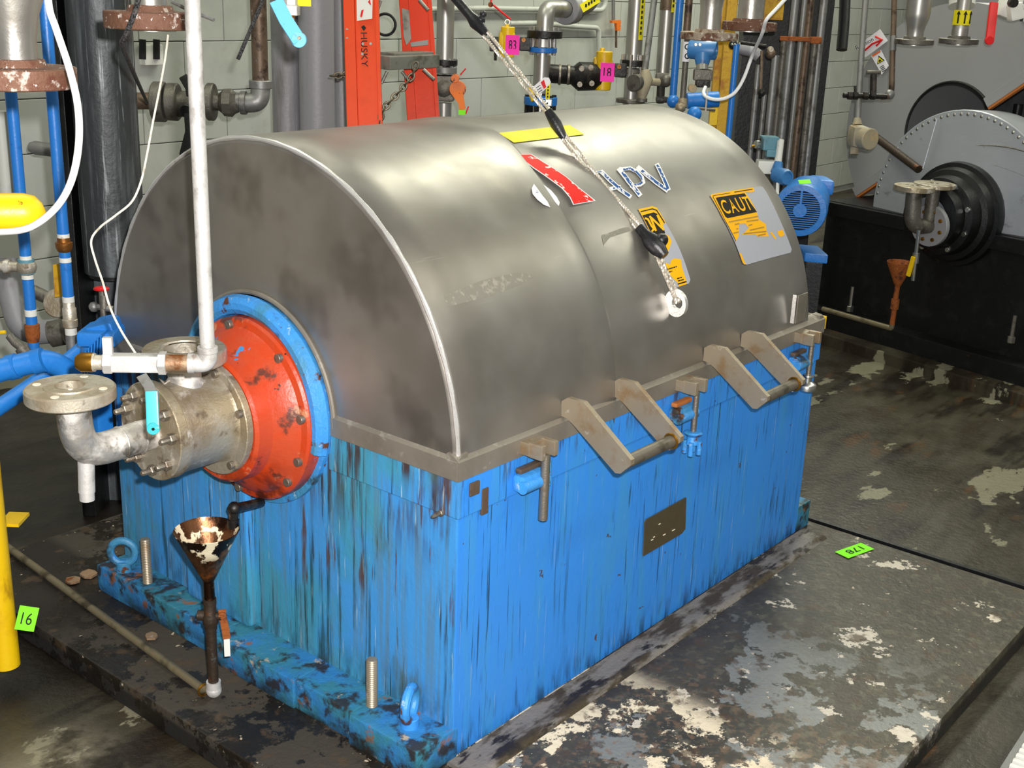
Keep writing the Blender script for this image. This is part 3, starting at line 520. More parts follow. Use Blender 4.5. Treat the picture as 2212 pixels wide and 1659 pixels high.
for k, x in enumerate((.222, .846, 1.492)):
    f = MB(); f.box((x, -.020, .706), (.062, .028, .03), bevel=.003); f.box((x + .022, -.047, .706), (.014, .040, .034), bevel=.003); f.box((x - .022, -.047, .706), (.014, .040, .034), bevel=.003); f.build('latch_fork', 'handle', hood)
    lt = thing('latch_clevis', ('blue swing latch nearest the machine corner, its bolt bare-ended', 'blue swing latch between the two lift handles, with a pronged knob', 'teal swing latch at the far end with a round steel knob')[k], 'latch', (x, -.02, .54), 'swing latches along the hood')
    c = MB(); c.box((x - .012, -.022, .630), (.082, .034, .042), bevel=.012); c.tube([(x - .055, -.036, .626), (x + .03, -.036, .626)], .0145, 14); c.build('clevis', 'blue_cast', lt)
    c = MB(); c.box((x - .008, -.016, .657), (.075, .018, .012), bevel=.004); c.build('gasket_lip', 'gasket' if k == 1 else 'brownpipe', lt)
    zb = (.535, .53, .54)[k]
    MB().tube([(x + .012, -.046, .690), (x + .012, -.046, zb + (.0 if k == 0 else .05))], .0105 if k == 0 else .0075, 12).build('swing_bolt', 'nut', lt)
    kx = (x + .012, -.046, zb + .05)
    if k == 0: MB().tube([(x + .042, -.03, .66), (x + .042, -.03, .605)], .0085, 10).build('stop_bar', 'blue_cast', lt)
    if k == 1:
        kn = MB(); kn.lathe(kx, -EZ, [(0, 0), (0, .020), (.004, .025), (.008, .020), (.014, .014), (.028, .017), (.034, .018), (.037, 0)], 20)
        for g in range(4):
            a = g * math.pi / 2 + .4; q = V(kx[0] + .0185 * math.cos(a), kx[1] + .0185 * math.sin(a), kx[2] - .026); kn.tube([q, q - EZ * .036], .0066, 10)
        kn.build('pronged_knob', 'blue_cast', lt)
    if k == 2:
        kn = MB(); kn.lathe(kx, -EZ, [(0, 0), (0, .015), (.004, .017), (.010, .011), (.020, .012), (.028, .026), (.032, .028), (.045, .028), (.048, .024), (.048, 0)], 24); kn.build('round_knob', 'silver', lt)

# decals on the hood, laid on its curve
def onhood(off, sc=1.0, ox=0.0, oy=0.0):
    def g(u, v):
        return hp_(u, v / HR, off)
    return g
def pxuv(q, o=(0, 0), sc=1.0):
    x, a = oncyl(o[0] + q[0] / sc, o[1] + q[1] / sc); return (x, a * HR)
def decal(parts, name, parent=None):
    root = None
    for (pl, o, sc, mt, off, nm_) in parts:
        if nm_ == 'black_print' and len(pl) > 1:
            parts2 = [([q], o, sc, mt, off, 'border_line') for q in pl[1:]]; pl = pl[:1]; 
            for (p2, a2, b2, c2, d2, e2) in parts2:
                v2, f2 = sheet([pxuv(q, a2, b2) for q in p2[0]], onhood(d2), .02); m2 = MB(); m2.add(v2, f2); m2.build(e2, c2, root)
        mb = MB()
        for poly in pl:
            v_, f_ = sheet([pxuv(q, o, sc) for q in poly], onhood(off), .02); mb.add(v_, f_)
        r = mb.build(nm_, mt, hood if root is None else root)
        if nm_ == 'small_print': r['kind'] = 'stuff'
        if root is None: root = r
    return root
def stroke(pts, w):
    out = []
    for a, b2 in zip(pts[:-1], pts[1:]):
        a, b2 = V(*a), V(*b2); d = nrm(b2 - a); n_ = V(-d[1], d[0]) * w / 2; a = a - d * w * .3; b2 = b2 + d * w * .3
        out.append([tuple(a + n_), tuple(b2 + n_), tuple(b2 - n_), tuple(a - n_)])
    return out
o3, k3 = (1060, 300), 5.027; o4, k4 = (1500, 380), 7.373
decal([([[(250, 192), (430, 188), (560, 270), (680, 345), (800, 425), (960, 560), (1125, 690), (880, 735), (845, 660), (760, 560), (640, 470), (450, 340)]], o3, k3, 'decal_white', .0062, 'logo_stripe'),
       ([[(270, 197), (425, 194), (555, 277), (680, 353), (795, 430), (952, 565), (1105, 688), (885, 727), (852, 655), (766, 554), (644, 463), (455, 334)]], o3, k3, 'decal_red', .0068, 'red_print')], 'logo')
decal([([[(455, 510), (430, 560), (440, 620), (490, 680), (560, 735), (630, 762), (600, 700), (550, 640), (500, 570)], [(490, 475), (560, 520), (640, 580), (700, 650), (733, 710), (722, 748), (660, 680), (600, 600), (540, 540)]], o3, k3, 'decal_white', .0066, 'logo_globe'),
       ([[(465, 575), (490, 580), (505, 610), (475, 605)]], o3, k3, 'decal_blue', .0072, 'blue_print')], 'globe')
Aw = stroke([(1150, 365), (1215, 358)], 22) + stroke([(1200, 360), (1290, 450), (1400, 550), (1510, 628)], 46) + stroke([(1300, 545), (1400, 525)], 40)
Pw = stroke([(1395, 335), (1500, 470), (1615, 610)], 52) + stroke([(1400, 335), (1510, 322), (1580, 355), (1640, 420), (1655, 475), (1620, 500), (1520, 515)], 40)
Vw = stroke([(1600, 315), (1700, 400), (1800, 480), (1910, 560)], 48) + stroke([(1805, 285), (1860, 400), (1925, 550)], 48)
def thin(sets, w0, w1): return sets
Ab = stroke([(1155, 365), (1212, 360)], 10) + stroke([(1210, 372), (1290, 450), (1400, 550), (1500, 620)], 26) + stroke([(1330, 540), (1400, 526)], 16)
Pb = stroke([(1430, 372), (1500, 470), (1605, 600)], 30) + stroke([(1440, 338), (1510, 326), (1575, 360), (1632, 420), (1645, 472), (1615, 495), (1530, 508)], 20)
Vb = stroke([(1640, 352), (1700, 400), (1800, 480), (1905, 552)], 26) + stroke([(1808, 292), (1860, 400), (1920, 540)], 26)
decal([(Aw, o3, k3, 'decal_white', .0012, 'letter_a'), (Ab, o3, k3, 'decal_blue', .0018, 'letter_print')], 'a')
decal([(Pw, o3, k3, 'decal_white', .0012, 'letter_p'), (Pb, o3, k3, 'decal_blue', .0018, 'letter_print')], 'p')
decal([(Vw, o3, k3, 'decal_white', .0012, 'letter_v'), (Vb, o3, k3, 'decal_blue', .0018, 'letter_print')], 'v')
def dashes(rows, w):
    out = []
    for (x0, y0), (x1, y1) in rows:
        L_ = math.hypot(x1 - x0, y1 - y0); k = 0
        while k < L_:
            l = rng.uniform(14, 45); t0, t1 = k / L_, min(1, (k + l) / L_); k += l + 12
            out += stroke([(x0 + (x1 - x0) * t0, y0 + (y1 - y0) * t0), (x0 + (x1 - x0) * t1, y0 + (y1 - y0) * t1)], w)
    return out
decal([([[(1598, 768), (1750, 735), (1800, 750), (1890, 900), (2050, 1200), (2165, 1530), (2150, 1570), (1940, 1640), (1790, 1290), (1740, 1050)]], o3, k3, 'decal_grey', .001, 'caution_decal'),
       ([[(1598, 768), (1750, 735), (1800, 750), (1897, 915), (1868, 930), (1885, 1035), (1935, 1060), (1960, 1115), (1920, 1240), (1880, 1270), (1795, 1272), (1740, 1050)], [(1870, 1355), (1910, 1350), (1940, 1370), (1955, 1320), (1990, 1300), (2060, 1310), (2070, 1390), (2118, 1540), (2120, 1580), (2040, 1605), (2020, 1560), (1960, 1500), (1900, 1440)]], o3, k3, 'decal_yellow', .0016, 'yellow_print'),
       ([[(1640, 835), (1765, 802), (1800, 818), (1850, 920), (1888, 1025), (1870, 1038), (1775, 1052), (1738, 1035)]] + stroke([(1625, 795), (1750, 765), (1795, 780), (1880, 915)], 12) + stroke([(2030, 1578), (2115, 1552)], 14), o3, k3, 'decal_black', .0022, 'black_print'),
       (stroke([(1785, 1000), (1722, 850), (1868, 990), (1802, 838)], 21) + stroke([(1672, 868), (1700, 880), (1735, 945), (1765, 985), (1745, 1005)], 21), o3, k3, 'decal_yellow', .0028, 'lettering_on'),
       (dashes([((1825, 1110), (1890, 1090)), ((1825, 1170), (1890, 1155)), ((1895, 1425), (2010, 1390)), ((1910, 1455), (1960, 1440)), ((2020, 1520), (2065, 1505)), ((2030, 1545), (2085, 1530))], 13), o3, k3, 'ink', .0022, 'small_print')], 'c1')
def quadtext(tl, tr, br, bl_, o, sc, off):
    tl, tr, br, bl_ = [V(*q) for q in (tl, tr, br, bl_)]
    def fn(u, v):
        q = (bl_ * (1 - u) + br * u) * (1 - v) + (tl * (1 - u) + tr * u) * v; x, a = oncyl(o[0] + q[0] / sc, o[1] + q[1] / sc); return hp_(x, a, off)
    return fn
dc = decal([([[(245, 320), (270, 292), (600, 235), (940, 185), (1050, 168), (1085, 180), (1130, 240), (1330, 640), (1450, 920), (1545, 1170), (1530, 1222), (1200, 1310), (830, 1415), (785, 1410), (760, 1380), (640, 1060), (450, 680)]], o4, k4, 'decal_grey', .001, 'caution_decal'),
       ([[(250, 320), (272, 296), (600, 240), (930, 190), (955, 245), (900, 268), (800, 262), (850, 330), (940, 480), (995, 590), (1010, 690), (1130, 770), (1140, 870), (1180, 965), (1000, 970), (970, 935), (740, 942), (800, 895), (860, 830), (800, 760), (705, 770), (700, 960), (655, 1055), (560, 850), (450, 680)], [(1315, 880), (1400, 860), (1430, 950), (1360, 975), (1325, 935)], [(1195, 900), (1225, 895), (1300, 1000), (1275, 1010)], [(705, 1230), (735, 1235), (800, 1385), (820, 1412), (785, 1408), (760, 1380)]], o4, k4, 'decal_yellow', .0016, 'yellow_print'),
       ([[(330, 355), (500, 325), (790, 282), (880, 430), (988, 580), (760, 628), (520, 680), (485, 655), (400, 500)]] + stroke([(650, 1040), (470, 700), (290, 345), (295, 322), (560, 278)], 9) + stroke([(630, 265), (915, 218)], 13), o4, k4, 'decal_black', .0022, 'black_print'),
       (dashes([((545, 740), (1000, 650)), ((640, 780), (700, 765)), ((830, 730), (1010, 705)), ((665, 850), (695, 842)), ((860, 795), (910, 780)), ((880, 870), (1100, 820)), ((620, 915), (690, 900)), ((780, 925), (1130, 890)), ((1010, 955), (1120, 930))], 22), o4, k4, 'print_faint', .0022, 'small_print')], 'c2')
for ch, q in (('C', ((378, 395), (478, 385), (580, 600), (478, 622))), ('A', ((528, 375), (560, 368), (712, 578), (600, 602))), ('U', ((622, 360), (715, 345), (830, 555), (728, 578))), ('T', ((735, 345), (822, 332), (925, 540), (838, 560)))):
    textmesh(ch, quadtext(*q, o4, k4, .0028), 'decal_yellow', 'lettering', dc, .012, 4)
for qs in (((958, 640), (1040, 606), (1120, 588), (1158, 596), (1130, 614), (1060, 640), (1000, 655), (966, 664)), ((1300, 508), (1345, 492), (1392, 488), (1350, 502), (1318, 512), (1304, 530))):
    v_, f_ = sheet([pxuv(q) for q in qs], onhood(.0012 if qs[0][0] < 1000 else .0), .02); mb = MB(); mb.add(v_, f_); mb.build('adhesive_smear', 'smear', hood)
v_, f_ = sheet([pxuv(q) for q in ((1075, 288), (1165, 278), (1230, 271), (1262, 291), (1110, 309))], onhood(.001), .02)
mb = MB(); mb.add(v_, f_); mb.build('yellow_strip', 'stickyellow', hood)

# ------------------------------------------------------------------ hoist rope on the hood
rope = thing('hoist_rope', 'doubled wire rope running from the hood eye up to the left, bound in black tape', 'rope', hp_(.827, .34, .02))
def ropepts(side):
    out_ = []
    for (px, py, x) in ((1446, 648, .826), (1420, 590, .822), (1402, 545, .815)):
        pass
    return out_
knot = hp_(.812, math.radians(34.0), .022); tp0 = P(1214, 290, X=.79); tp1 = P(1188, 246, X=.785); top0 = P(1040, 62, X=.78)
top1 = P(985, -2, X=.78); top2 = P(930, -70, X=.78)
mid = P(1300, 402, X=.80)
su = nrm(np.cross(top0 - tp0, V(CAM[0], CAM[1], CAM[2]) - tp0))
def twist(mb, pts, r, pitch=.022):
    pts = [np.array(p, float) for p in pts]; L_ = [0]
    for a, b2 in zip(pts[:-1], pts[1:]): L_.append(L_[-1] + np.linalg.norm(b2 - a))
    n_ = max(6, int(L_[-1] / pitch * 7)); S_ = np.linspace(0, L_[-1], n_)
    C_ = np.array([[np.interp(s_, L_, [p[k] for p in pts]) for k in range(3)] for s_ in S_])
    T_ = nrm(pts[-1] - pts[0]); u = nrm(np.cross(T_, EZ)); w2 = np.cross(T_, u)
    for ph in (0, 2.094, 4.189):
        mb.tube([C_[i] + r * .52 * (math.cos(ph + 2 * math.pi * S_[i] / pitch) * u + math.sin(ph + 2 * math.pi * S_[i] / pitch) * w2) for i in range(n_)], r * .6, 5)
    return mb
for sg in (-1, 1):
    o_ = su * .0072 * sg
    twist(MB(), [knot + o_ * .8, mid + o_, tp0 + o_ * .8, tp1 + o_ * .8, top0 + o_], .0046).build('wire_strand', 'wire', rope)
eye_c = hp_(.827, .34, .026)
for sg, q in ((-1, (1432, 628)), (1, (1447, 622))):
    x_, a_ = oncyl(*q); pm = hp_(x_, a_, .018)
    twist(MB(), [knot + su * .006 * sg, hp_(.818 + .006 * sg, math.radians(27), .020) , pm * .3 + (eye_c + EX * .008 * sg + EZ * .012) * .7, eye_c + EX * .006 * sg], .0052).build('wire_strand', 'wire', rope)
def blob(mb, pts, rs): return mb.tube(pts, rs, 14)
dk = nrm(mid - knot); k_ = MB(); blob(k_, [knot + dk * .055, knot + dk * .03, knot + dk * .008, knot - dk * .018, knot - dk * .045], [.012, .014, .022, .022, .013]); k_.sphere(knot + V(.014, -.016, .008), .017, 14); k_.build('taped_knot', 'rubber', rope)
dt = nrm(tp1 - tp0); k_ = MB(); blob(k_, [tp0 - dt * .012, tp0 + dt * .01, (tp0 + tp1) / 2, tp1 - dt * .01, tp1 + dt * .01], [.009, .0125, .0155, .0135, .011]); k_.build('tape_sleeve', 'rubber', rope)
du = nrm(top1 - top0); k_ = MB(); blob(k_, [top0 - du * .02, top0, top0 + du * .025, top0 + du * .05, top1, top2], [.011, .014, .019, .013, .0125, .0125]); k_.sphere(top0 + su * .012 + du * .022, .014, 14); k_.sphere(top0 + su * .028 + du * .03, .0095, 12); k_.build('taped_knot', 'rubber', rope)

# ------------------------------------------------------------------ funnel drain and floor pipe
fx_, fy_ = P(462, 1492, Z=.03)[:2]; zr = zat(fx_, fy_, 1147); zn = zat(fx_, fy_, 1256)
fun = thing('drain_funnel', 'scorched copper funnel on a dirty drain pipe with a ball valve', 'funnel', (fx_, fy_, .02)); FO = V(fx_, fy_, 0)
c = MB(); c.lathe(FO + V(0, 0, zn), EZ, [(0, .012), (zr - zn, .073), (zr - zn + .002, .0745), (zr - zn + .003, .073), (.004, .009)], 40); c.build('cone', 'copper', fun)
c = MB(); z_ = zat(fx_, fy_, 1296); c.tube([FO + EZ * (zn + .01), FO + EZ * z_], .0125, 16); c.build('spout', 'copper', fun)
c = MB(); zv = zat(fx_, fy_, 1330); c.tube([FO + EZ * (z_ + .004), FO + EZ * (z_ - .01)], .0155, 16); c.lathe(FO + EZ * z_, -EZ, [(0, 0), (0, .0145), (.03, .0145), (.04, .019), (.058, .019), (.066, .015), (.075, .015), (.075, 0)], 16)
sd = nrm(np.cross(RW[:, 2], EZ)); sd = nrm(V(sd[0], sd[1], 0)); c.cyl(FO + EZ * zv - sd * .008, -sd, .0125, .022, 14); c.cyl(FO + EZ * zv + sd * .012, sd, .010, .014, 12); c.build('valve_body', 'darkpipe', fun)
c = MB(); c.tube([FO + EZ * (z_ - .07), FO + EZ * .035], .0125, 16); c.build('drain_pipe', 'darkpipe', fun)
hv = FO + EZ * (zv + .004) + sd * .028; vw = nrm(V(CAM[0] - fx_, CAM[1] - fy_, 0))
c = MB(); strap(c, [hv + EZ * .012, hv, hv - EZ * .04 + sd * .006, hv - EZ * .062 + sd * .008], .018, .004, sd if False else np.cross(vw, EZ)); c.cyl(hv - vw * .004 + vw * .0, vw, .009, .012, 12); c.build('lever', 'rust', fun)
c = MB(); strap(c, [hv - EZ * .066 + sd * .008, hv - EZ * .108 + sd * .008], .0145, .006, np.cross(vw, EZ)); c.build('lever_grip', 'white', fun)
c = MB(); c.sphere(FO + EZ * .032, .019, 14); c.tube([FO + EZ * .035, FO + EZ * .056], .0175, 14); c.build('floor_elbow', 'white_pipe', fun)
f1 = P(440, 1490, Z=.026); f2 = P(35, 1195, Z=.026); f3 = f2 + (f2 - f1) * .5
fp = MB(); fp.tube([FO + EZ * .028 + nrm(f1 - FO) * .012, f1, f2, f3], .0105, 12); o = fp.build('floor_pipe', 'floorpipe'); tag(o, 'thin dusty pipe lying along the floor behind the yellow post', 'pipe')
cl = MB(); cl.torus(f1, nrm(f2 - f1), .0145, .003, 16, 6); x = cl.build('pipe_collar', 'brass', o)

for q, w2, lb in (((190, 1243), .03, 'flake of brown scale on the pad by the end of the machine foot'), ((158, 1257), .028, 'smaller flake of brown scale lying on the pad left of the machine foot'), ((328, 1378), .022, 'crumb of brown scale beside the floor pipe')):
    c = P(*q, Z=.012); f = MB(); pl_ = [c + w2 * V(math.cos(a) * rng.uniform(.6, 1), math.sin(a) * rng.uniform(.6, 1), 0) + EZ * rng.uniform(-.001, .004) for a in np.linspace(0, 5.4, 7)]
    f.prism(pl_, (0, 0, .006)); tag(f.build('rust_flake', 'rustnipple'), lb, 'debris')
# ------------------------------------------------------------------ yellow guard post
bp = P(14, 1436, Z=-.0)
yg = thing('guard_post', 'yellow painted tubular guard post with a rounded rail end at the left edge', 'post', (bp[0], bp[1], .0))
MB().tube([(bp[0], bp[1], .0), (bp[0], bp[1], 1.30)], .033, 24).build('post', 'yellow', yg)
ra = P(52, 459, d=2.25); rb = ra - nrm(np.cross(RW[:, 2], EZ)) * .0; rd = nrm(V(-.8, .62, .0)); rl = MB()
rl.tube([ra + rd * .5, ra + rd * .0, ra - rd * .02, ra - rd * .032, ra - rd * .038], [.036, .036, .031, .018, .003], 24)
rl.build('rail', 'yellow', yg)
b0 = P(18, 1120, d=3.05); MB().box(P(30, 1122, d=2.98), (.05, .07, .008), [nrm(RW[:, 0] * V(1, 1, 0)), nrm(np.cross(EZ, RW[:, 0] * V(1, 1, 0))), EZ]).build('bracket_plate', 'yellow', yg)
def note(px, py, w_px, ang, mt, txt, label, n, d=None, X=None, Y=None, Z=None, hgt=.5, up=EZ, parent=None, ink='ink', flip=False, tilt=None):
    c = P(px, py, X=X, Y=Y, Z=Z, d=d); dep = RW[:, 2] @ (c - CAM); wd = w_px * dep / FPX
    n = nrm(n); u = nrm(np.cross(up, n)); v = np.cross(n, u); a = math.radians(ang); u, v = u * math.cos(a) + v * math.sin(a), v * math.cos(a) - u * math.sin(a)
    h = wd * hgt; nn = 6; vs, fs = [], []
    for i in range(nn + 1):
        t = i / nn - .5
        for s_ in (-.5, .5): vs.append(c + u * wd * s_ + v * h * t + n * (.002 + .012 * wd / .06 * (tilt or 0) * (.5 - t)**2))
    fs = [(2 * i, 2 * i + 1, 2 * i + 3, 2 * i + 2) for i in range(nn)]
    mb = MB(); mb.add(vs, fs); k = len(vs); mb.add([p - n * .0008 for p in vs], [f[::-1] for f in fs]); o = mb.build('paper_note', mt, parent)
    if label: tag(o, label, 'note')
    if txt:
        sg = -1 if flip else 1
        t_ = textmesh(txt, lambda p, q: c + n * (.0034 + .012 * wd / .06 * (tilt or 0) * .3) + (u * (p - .5) * wd * .55 + v * (q - .5) * h * .5) * sg, ink, 'handwriting', o)
    return o
note(1846, 1190, 86, 0, 'green', '178', 'bright green paper note marked 178 lying on the concrete pad', EZ, Z=.012, hgt=.42, up=nrm(V(.25, .97, 0)), flip=True)
note(58, 1336, 40, -18, 'green', '16', 'bright green paper note stuck behind the yellow guard post', nrm(CAM - P(54, 1338, Z=.05)) * V(1, 1, .6), d=2.98, hgt=1.3)

# ------------------------------------------------------------------ left edge: hanging spools, hose, cords
def spool(px, py, d, R, r, r2, label, name_mt=('spool', 'rusty_flange'), zh=.034, group=None, h1=.09, h2=.16):
    c = P(px, py, d=d); t = thing('pipe_spool', label, 'pipe fitting', c, group)
    f = MB(); f.lathe(c, EZ, [(0, r * .7), (0, R - .002), (.002, R), (zh - .002, R), (zh, R - .002), (zh, r * 1.42), (zh + .012, r * 1.3), (zh + .013, r * .9)], 48); f.build('flange', name_mt[1], t)
    MB().lathe(c - EZ * .004, EZ, [(0, r * .8), (0, r * 1.5), (.006, r * 1.5)], 32).build('raised_face', name_mt[0], t)
    b_ = MB(); b_.lathe(c, EZ, [(zh + .008, r * 1.02), (h1, r * 1.02), (h1 + (h2 - h1) * .3, r * 1.02 + (r2 - r) * .2), (h1 + (h2 - h1) * .7, r * 1.02 + (r2 - r) * .8), (h2, r2), (h2 + .6, r2)], 40); b_.build('reducer', name_mt[0], t); return t
spool(38, 188, 2.05, .097, .036, .062, 'large stainless reducer with a rusty flange hanging at the left edge', h1=.08, h2=.19)
spool(327, 62, 2.5, .094, .034, .034, 'rusty pipe flange hanging behind the white drop pipe')
def cable(px, r, mt, name, label, cat, seg=8, n=10):
    pts = [P(a, b, d=c) for a, b, c in px]; q = []
    for i in range(len(pts) - 1):
        p0, p1, p2, p3 = pts[max(i - 1, 0)], pts[i], pts[i + 1], pts[min(i + 2, len(pts) - 1)]
        for t in np.linspace(0, 1, n, endpoint=False): q.append(.5 * (2 * p1 + (p2 - p0) * t + (2 * p0 - 5 * p1 + 4 * p2 - p3) * t * t + (3 * p1 - p0 - 3 * p2 + p3) * t**3))
    q.append(pts[-1]); o = MB().tube(q, r, seg).build(name, mt); return tag(o, label, cat) if label else o
cable([(102, -60, 1.95), (106, 15, 1.95), (122, 65, 1.95), (150, 150, 1.93), (168, 230, 1.92), (170, 310, 1.92), (156, 385, 1.94), (128, 440, 1.97), (85, 480, 2.0), (40, 498, 2.03), (-40, 503, 2.1)], .0058, 'white_rubber', 'hose', 'thick white hose looping down past the yellow rail at left', 'hose', 12)
cable([(363, 76, 2.5), (356, 130, 2.48), (344, 195, 2.46), (330, 265, 2.44), (318, 330, 2.42), (305, 390, 2.40), (285, 435, 2.4), (250, 465, 2.4), (215, 492, 2.4), (197, 520, 2.4), (205, 560, 2.4), (222, 610, 2.38), (238, 665, 2.37), (262, 715, 2.35), (293, 764, 2.32)], .0023, 'cord', 'cord', 'thin off-white cord hanging from the rusty flange to the ball valve', 'cord', 6)
cable([(306, -30, 2.36), (292, 25, 2.36), (272, 75, 2.38), (263, 95, 2.42), (275, 125, 2.6), (292, 165, 3.0), (308, 200, 3.6), (318, 222, 4.25)], .0052, 'braid', 'braided_hose', 'dark braided hose hanging across the rusty flange', 'hose', 10)
cable([(572, -20, 3.2), (562, 15, 3.2), (545, 55, 3.2), (528, 95, 3.2), (514, 128, 3.2)], .0055, 'braid', 'braided_hose', 'short loose end of braided hose beside the brown wall pipe', 'hose', 10)
cable([(372, 4, 2.42), (410, 22, 2.4), (462, 43, 2.38)], .004, 'galv', 'tie_rod', 'thin grey rod passing behind the top of the white drop pipe', 'rod', 6)

# blue riser pipes
def riser(px, py, d, r, bands, label, group):
    mb, p, z0, z1 = vpipe(px, py, d, r, None, bands[-1][1] if bands else 760, 18)
    t = thing('riser_pipe', label, 'pipe', (p[0], p[1], z0), group); mb.build('pipe', 'blue_pipe', t)
    return t, p
def seglathe(t, p, y0, y1, r, mt, name, prof=None, seg=16):
    za, zb = zat(p[0], p[1], y0), zat(p[0], p[1], y1); h = za - zb; pr_ = prof or [(0, r), (1, r)]
    mb = MB(); mb.lathe(V(p[0], p[1], zb), EZ, [(0, 0)] + [(h * a, b * (r if prof else 1)) for a, b in pr_] + [(h, 0)], seg); return mb.build(name, mt, t)
UN = [(0, .85), (.28, .85), (.32, 1.0), (.5, 1.25), (.75, 1.3), (.78, .95), (1, .95)]
t1, p1 = riser(46, 450, 3.3, .0155, [(0, 780)], 'blue-painted pipe at the far left, running down to a rusty union', None)
t1['group'] = 'blue risers by the wall'
seglathe(t1, p1, 552, 566, .0163, 'white', 'pipe_band'); seglathe(t1, p1, 560, 590, .022, 'instr_teal', 'valve_socket'); seglathe(t1, p1, 588, 602, .0163, 'white', 'pipe_band')
c = MB(); zc_ = zat(p1[0], p1[1], 577); pc_ = V(p1[0], p1[1], zc_); c.sphere(pc_, .027, 16); c.tube([pc_, pc_ - nrm(V(RW[0, 0], RW[1, 0], 0)) * .07], .014, 14); c.tube([pc_ - nrm(V(RW[0, 0], RW[1, 0], 0)) * .045, pc_ - nrm(V(RW[0, 0], RW[1, 0], 0)) * .06], .02, 14); c.build('branch_tee', 'cast', t1)
seglathe(t1, p1, 668, 682, .0163, 'white', 'pipe_band'); seglathe(t1, p1, 680, 765, .016, 'rust', 'rusty_union', UN)
t2, p2 = riser(132, 450, 3.3, .0155, [(0, 800)], 'second blue-painted pipe from the left, with a bronze union halfway', None); t2['group'] = 'blue risers by the wall'
seglathe(t2, p2, 505, 515, .0163, 'white', 'pipe_band'); seglathe(t2, p2, 513, 556, .018, 'bronze', 'bronze_union', UN); seglathe(t2, p2, 556, 566, .0163, 'white', 'pipe_band')
seglathe(t2, p2, 640, 652, .0163, 'white', 'pipe_band'); seglathe(t2, p2, 648, 708, .019, 'flange', 'steel_union', [(0, .85), (.05, 1.05), (.3, 1.1), (.32, 1.0), (.7, 1.0), (.75, .85), (1, .85)]); seglathe(t2, p2, 708, 722, .0163, 'white', 'pipe_band'); seglathe(t2, p2, 718, 800, .0158, 'galv', 'lower_nipple')
mb, p, z0, z1 = vpipe(4, 300, 3.6, .024, 240, 420); o = mb.build('conduit', 'paint_white'); tag(o, 'pale grey conduit against the wall at the left edge', 'pipe')
# grey pipework low on the wall behind the risers
c = thing('grey_wall_pipe', 'grey pipe bending along the wall behind the blue risers', 'pipe', P(60, 735, d=4.0))
MB().tube([P(16, 560, d=4.2), P(20, 620, d=4.2), P(45, 720, d=4.2), P(130, 715, d=4.2), P(235, 690, d=4.2)], .042, 16, .12).build('pipe', 'greypipe', c)
MB().tube([P(110, 722, d=4.15), P(140, 716, d=4.15)], .046, 16).build('coupling', 'darkgalv', c)
c = thing('butterfly_valve', 'grey disc valve with a yellow and orange lever behind the second blue riser', 'valve', P(125, 700, d=4.0))
MB().cyl(P(124, 655, d=3.9), RW[:, 2], .048, .05, 24).build('valve_disc', 'cast', c)
MB().prism([P(*q, d=3.85) for q in ((114, 572), (132, 568), (137, 640), (118, 642))], RW[:, 2] * .01).build('yellow_lever', 'yellow_steel', c)
MB().prism([P(*q, d=3.85) for q in ((152, 575), (172, 566), (167, 610), (155, 612))], RW[:, 2] * .02).build('orange_lever', 'tag_orange', c)
MB().tube([P(70, 628, d=4.1), P(105, 645, d=4.1)], .022, 12).build('stem', 'darkgalv', c)
c = thing('conduit_fitting', 'grey cast conduit body on the wall behind the blue risers', 'electrical box', P(110, 340, d=4.6))
MB().tube([P(64, 317, d=4.6), P(75, 319, d=4.6), P(120, 325, d=4.6)], [.018, .026, .026], 14).build('cover', 'galv', c); MB().box(P(145, 335, d=4.6), (.05, .06, .1), bevel=.012).build('hub', 'galv', c)
c = thing('small_valve', 'small needle valve with a red handwheel beside the dark column', 'valve', P(222, 680, d=3.4))
c1 = P(219, 624, d=3.4); w_ = MB(); w_.torus(c1, nrm(V(.1, .1, 1)), .016, .006, 18, 8); w_.sphere(c1, .009, 10); w_.build('handwheel', 'red', c); w_ = MB(); w_.tube([c1, P(224, 690, d=3.4)], .008, 10); w_.tube([P(224, 640, d=3.4), P(225, 668, d=3.4)], .0125, 12); w_.build('valve_stem', 'darkgalv', c)
w_ = MB(); w_.tube([P(205, 662, d=3.4), P(245, 668, d=3.4)], .009, 10); w_.sphere(P(203, 663, d=3.4), .015, 10); w_.build('side_fitting', 'galv', c)
c = thing('needle_valve', 'little dark valve with a yellow lever at the left edge above the blue hose', 'valve', P(30, 740, d=3.2))
MB().tube([P(20, 725, d=3.2), P(32, 740, d=3.2), P(52, 756, d=3.2)], .011, 12).build('valve_body', 'darkgalv', c); MB().tube([P(-4, 719, d=3.2), P(12, 717, d=3.2)], .005, 8).build('lever', 'yellow', c); MB().tube([P(47, 752, d=3.18), P(60, 775, d=3.18)], .018, 12).build('valve_seat', 'darkgalv', c)

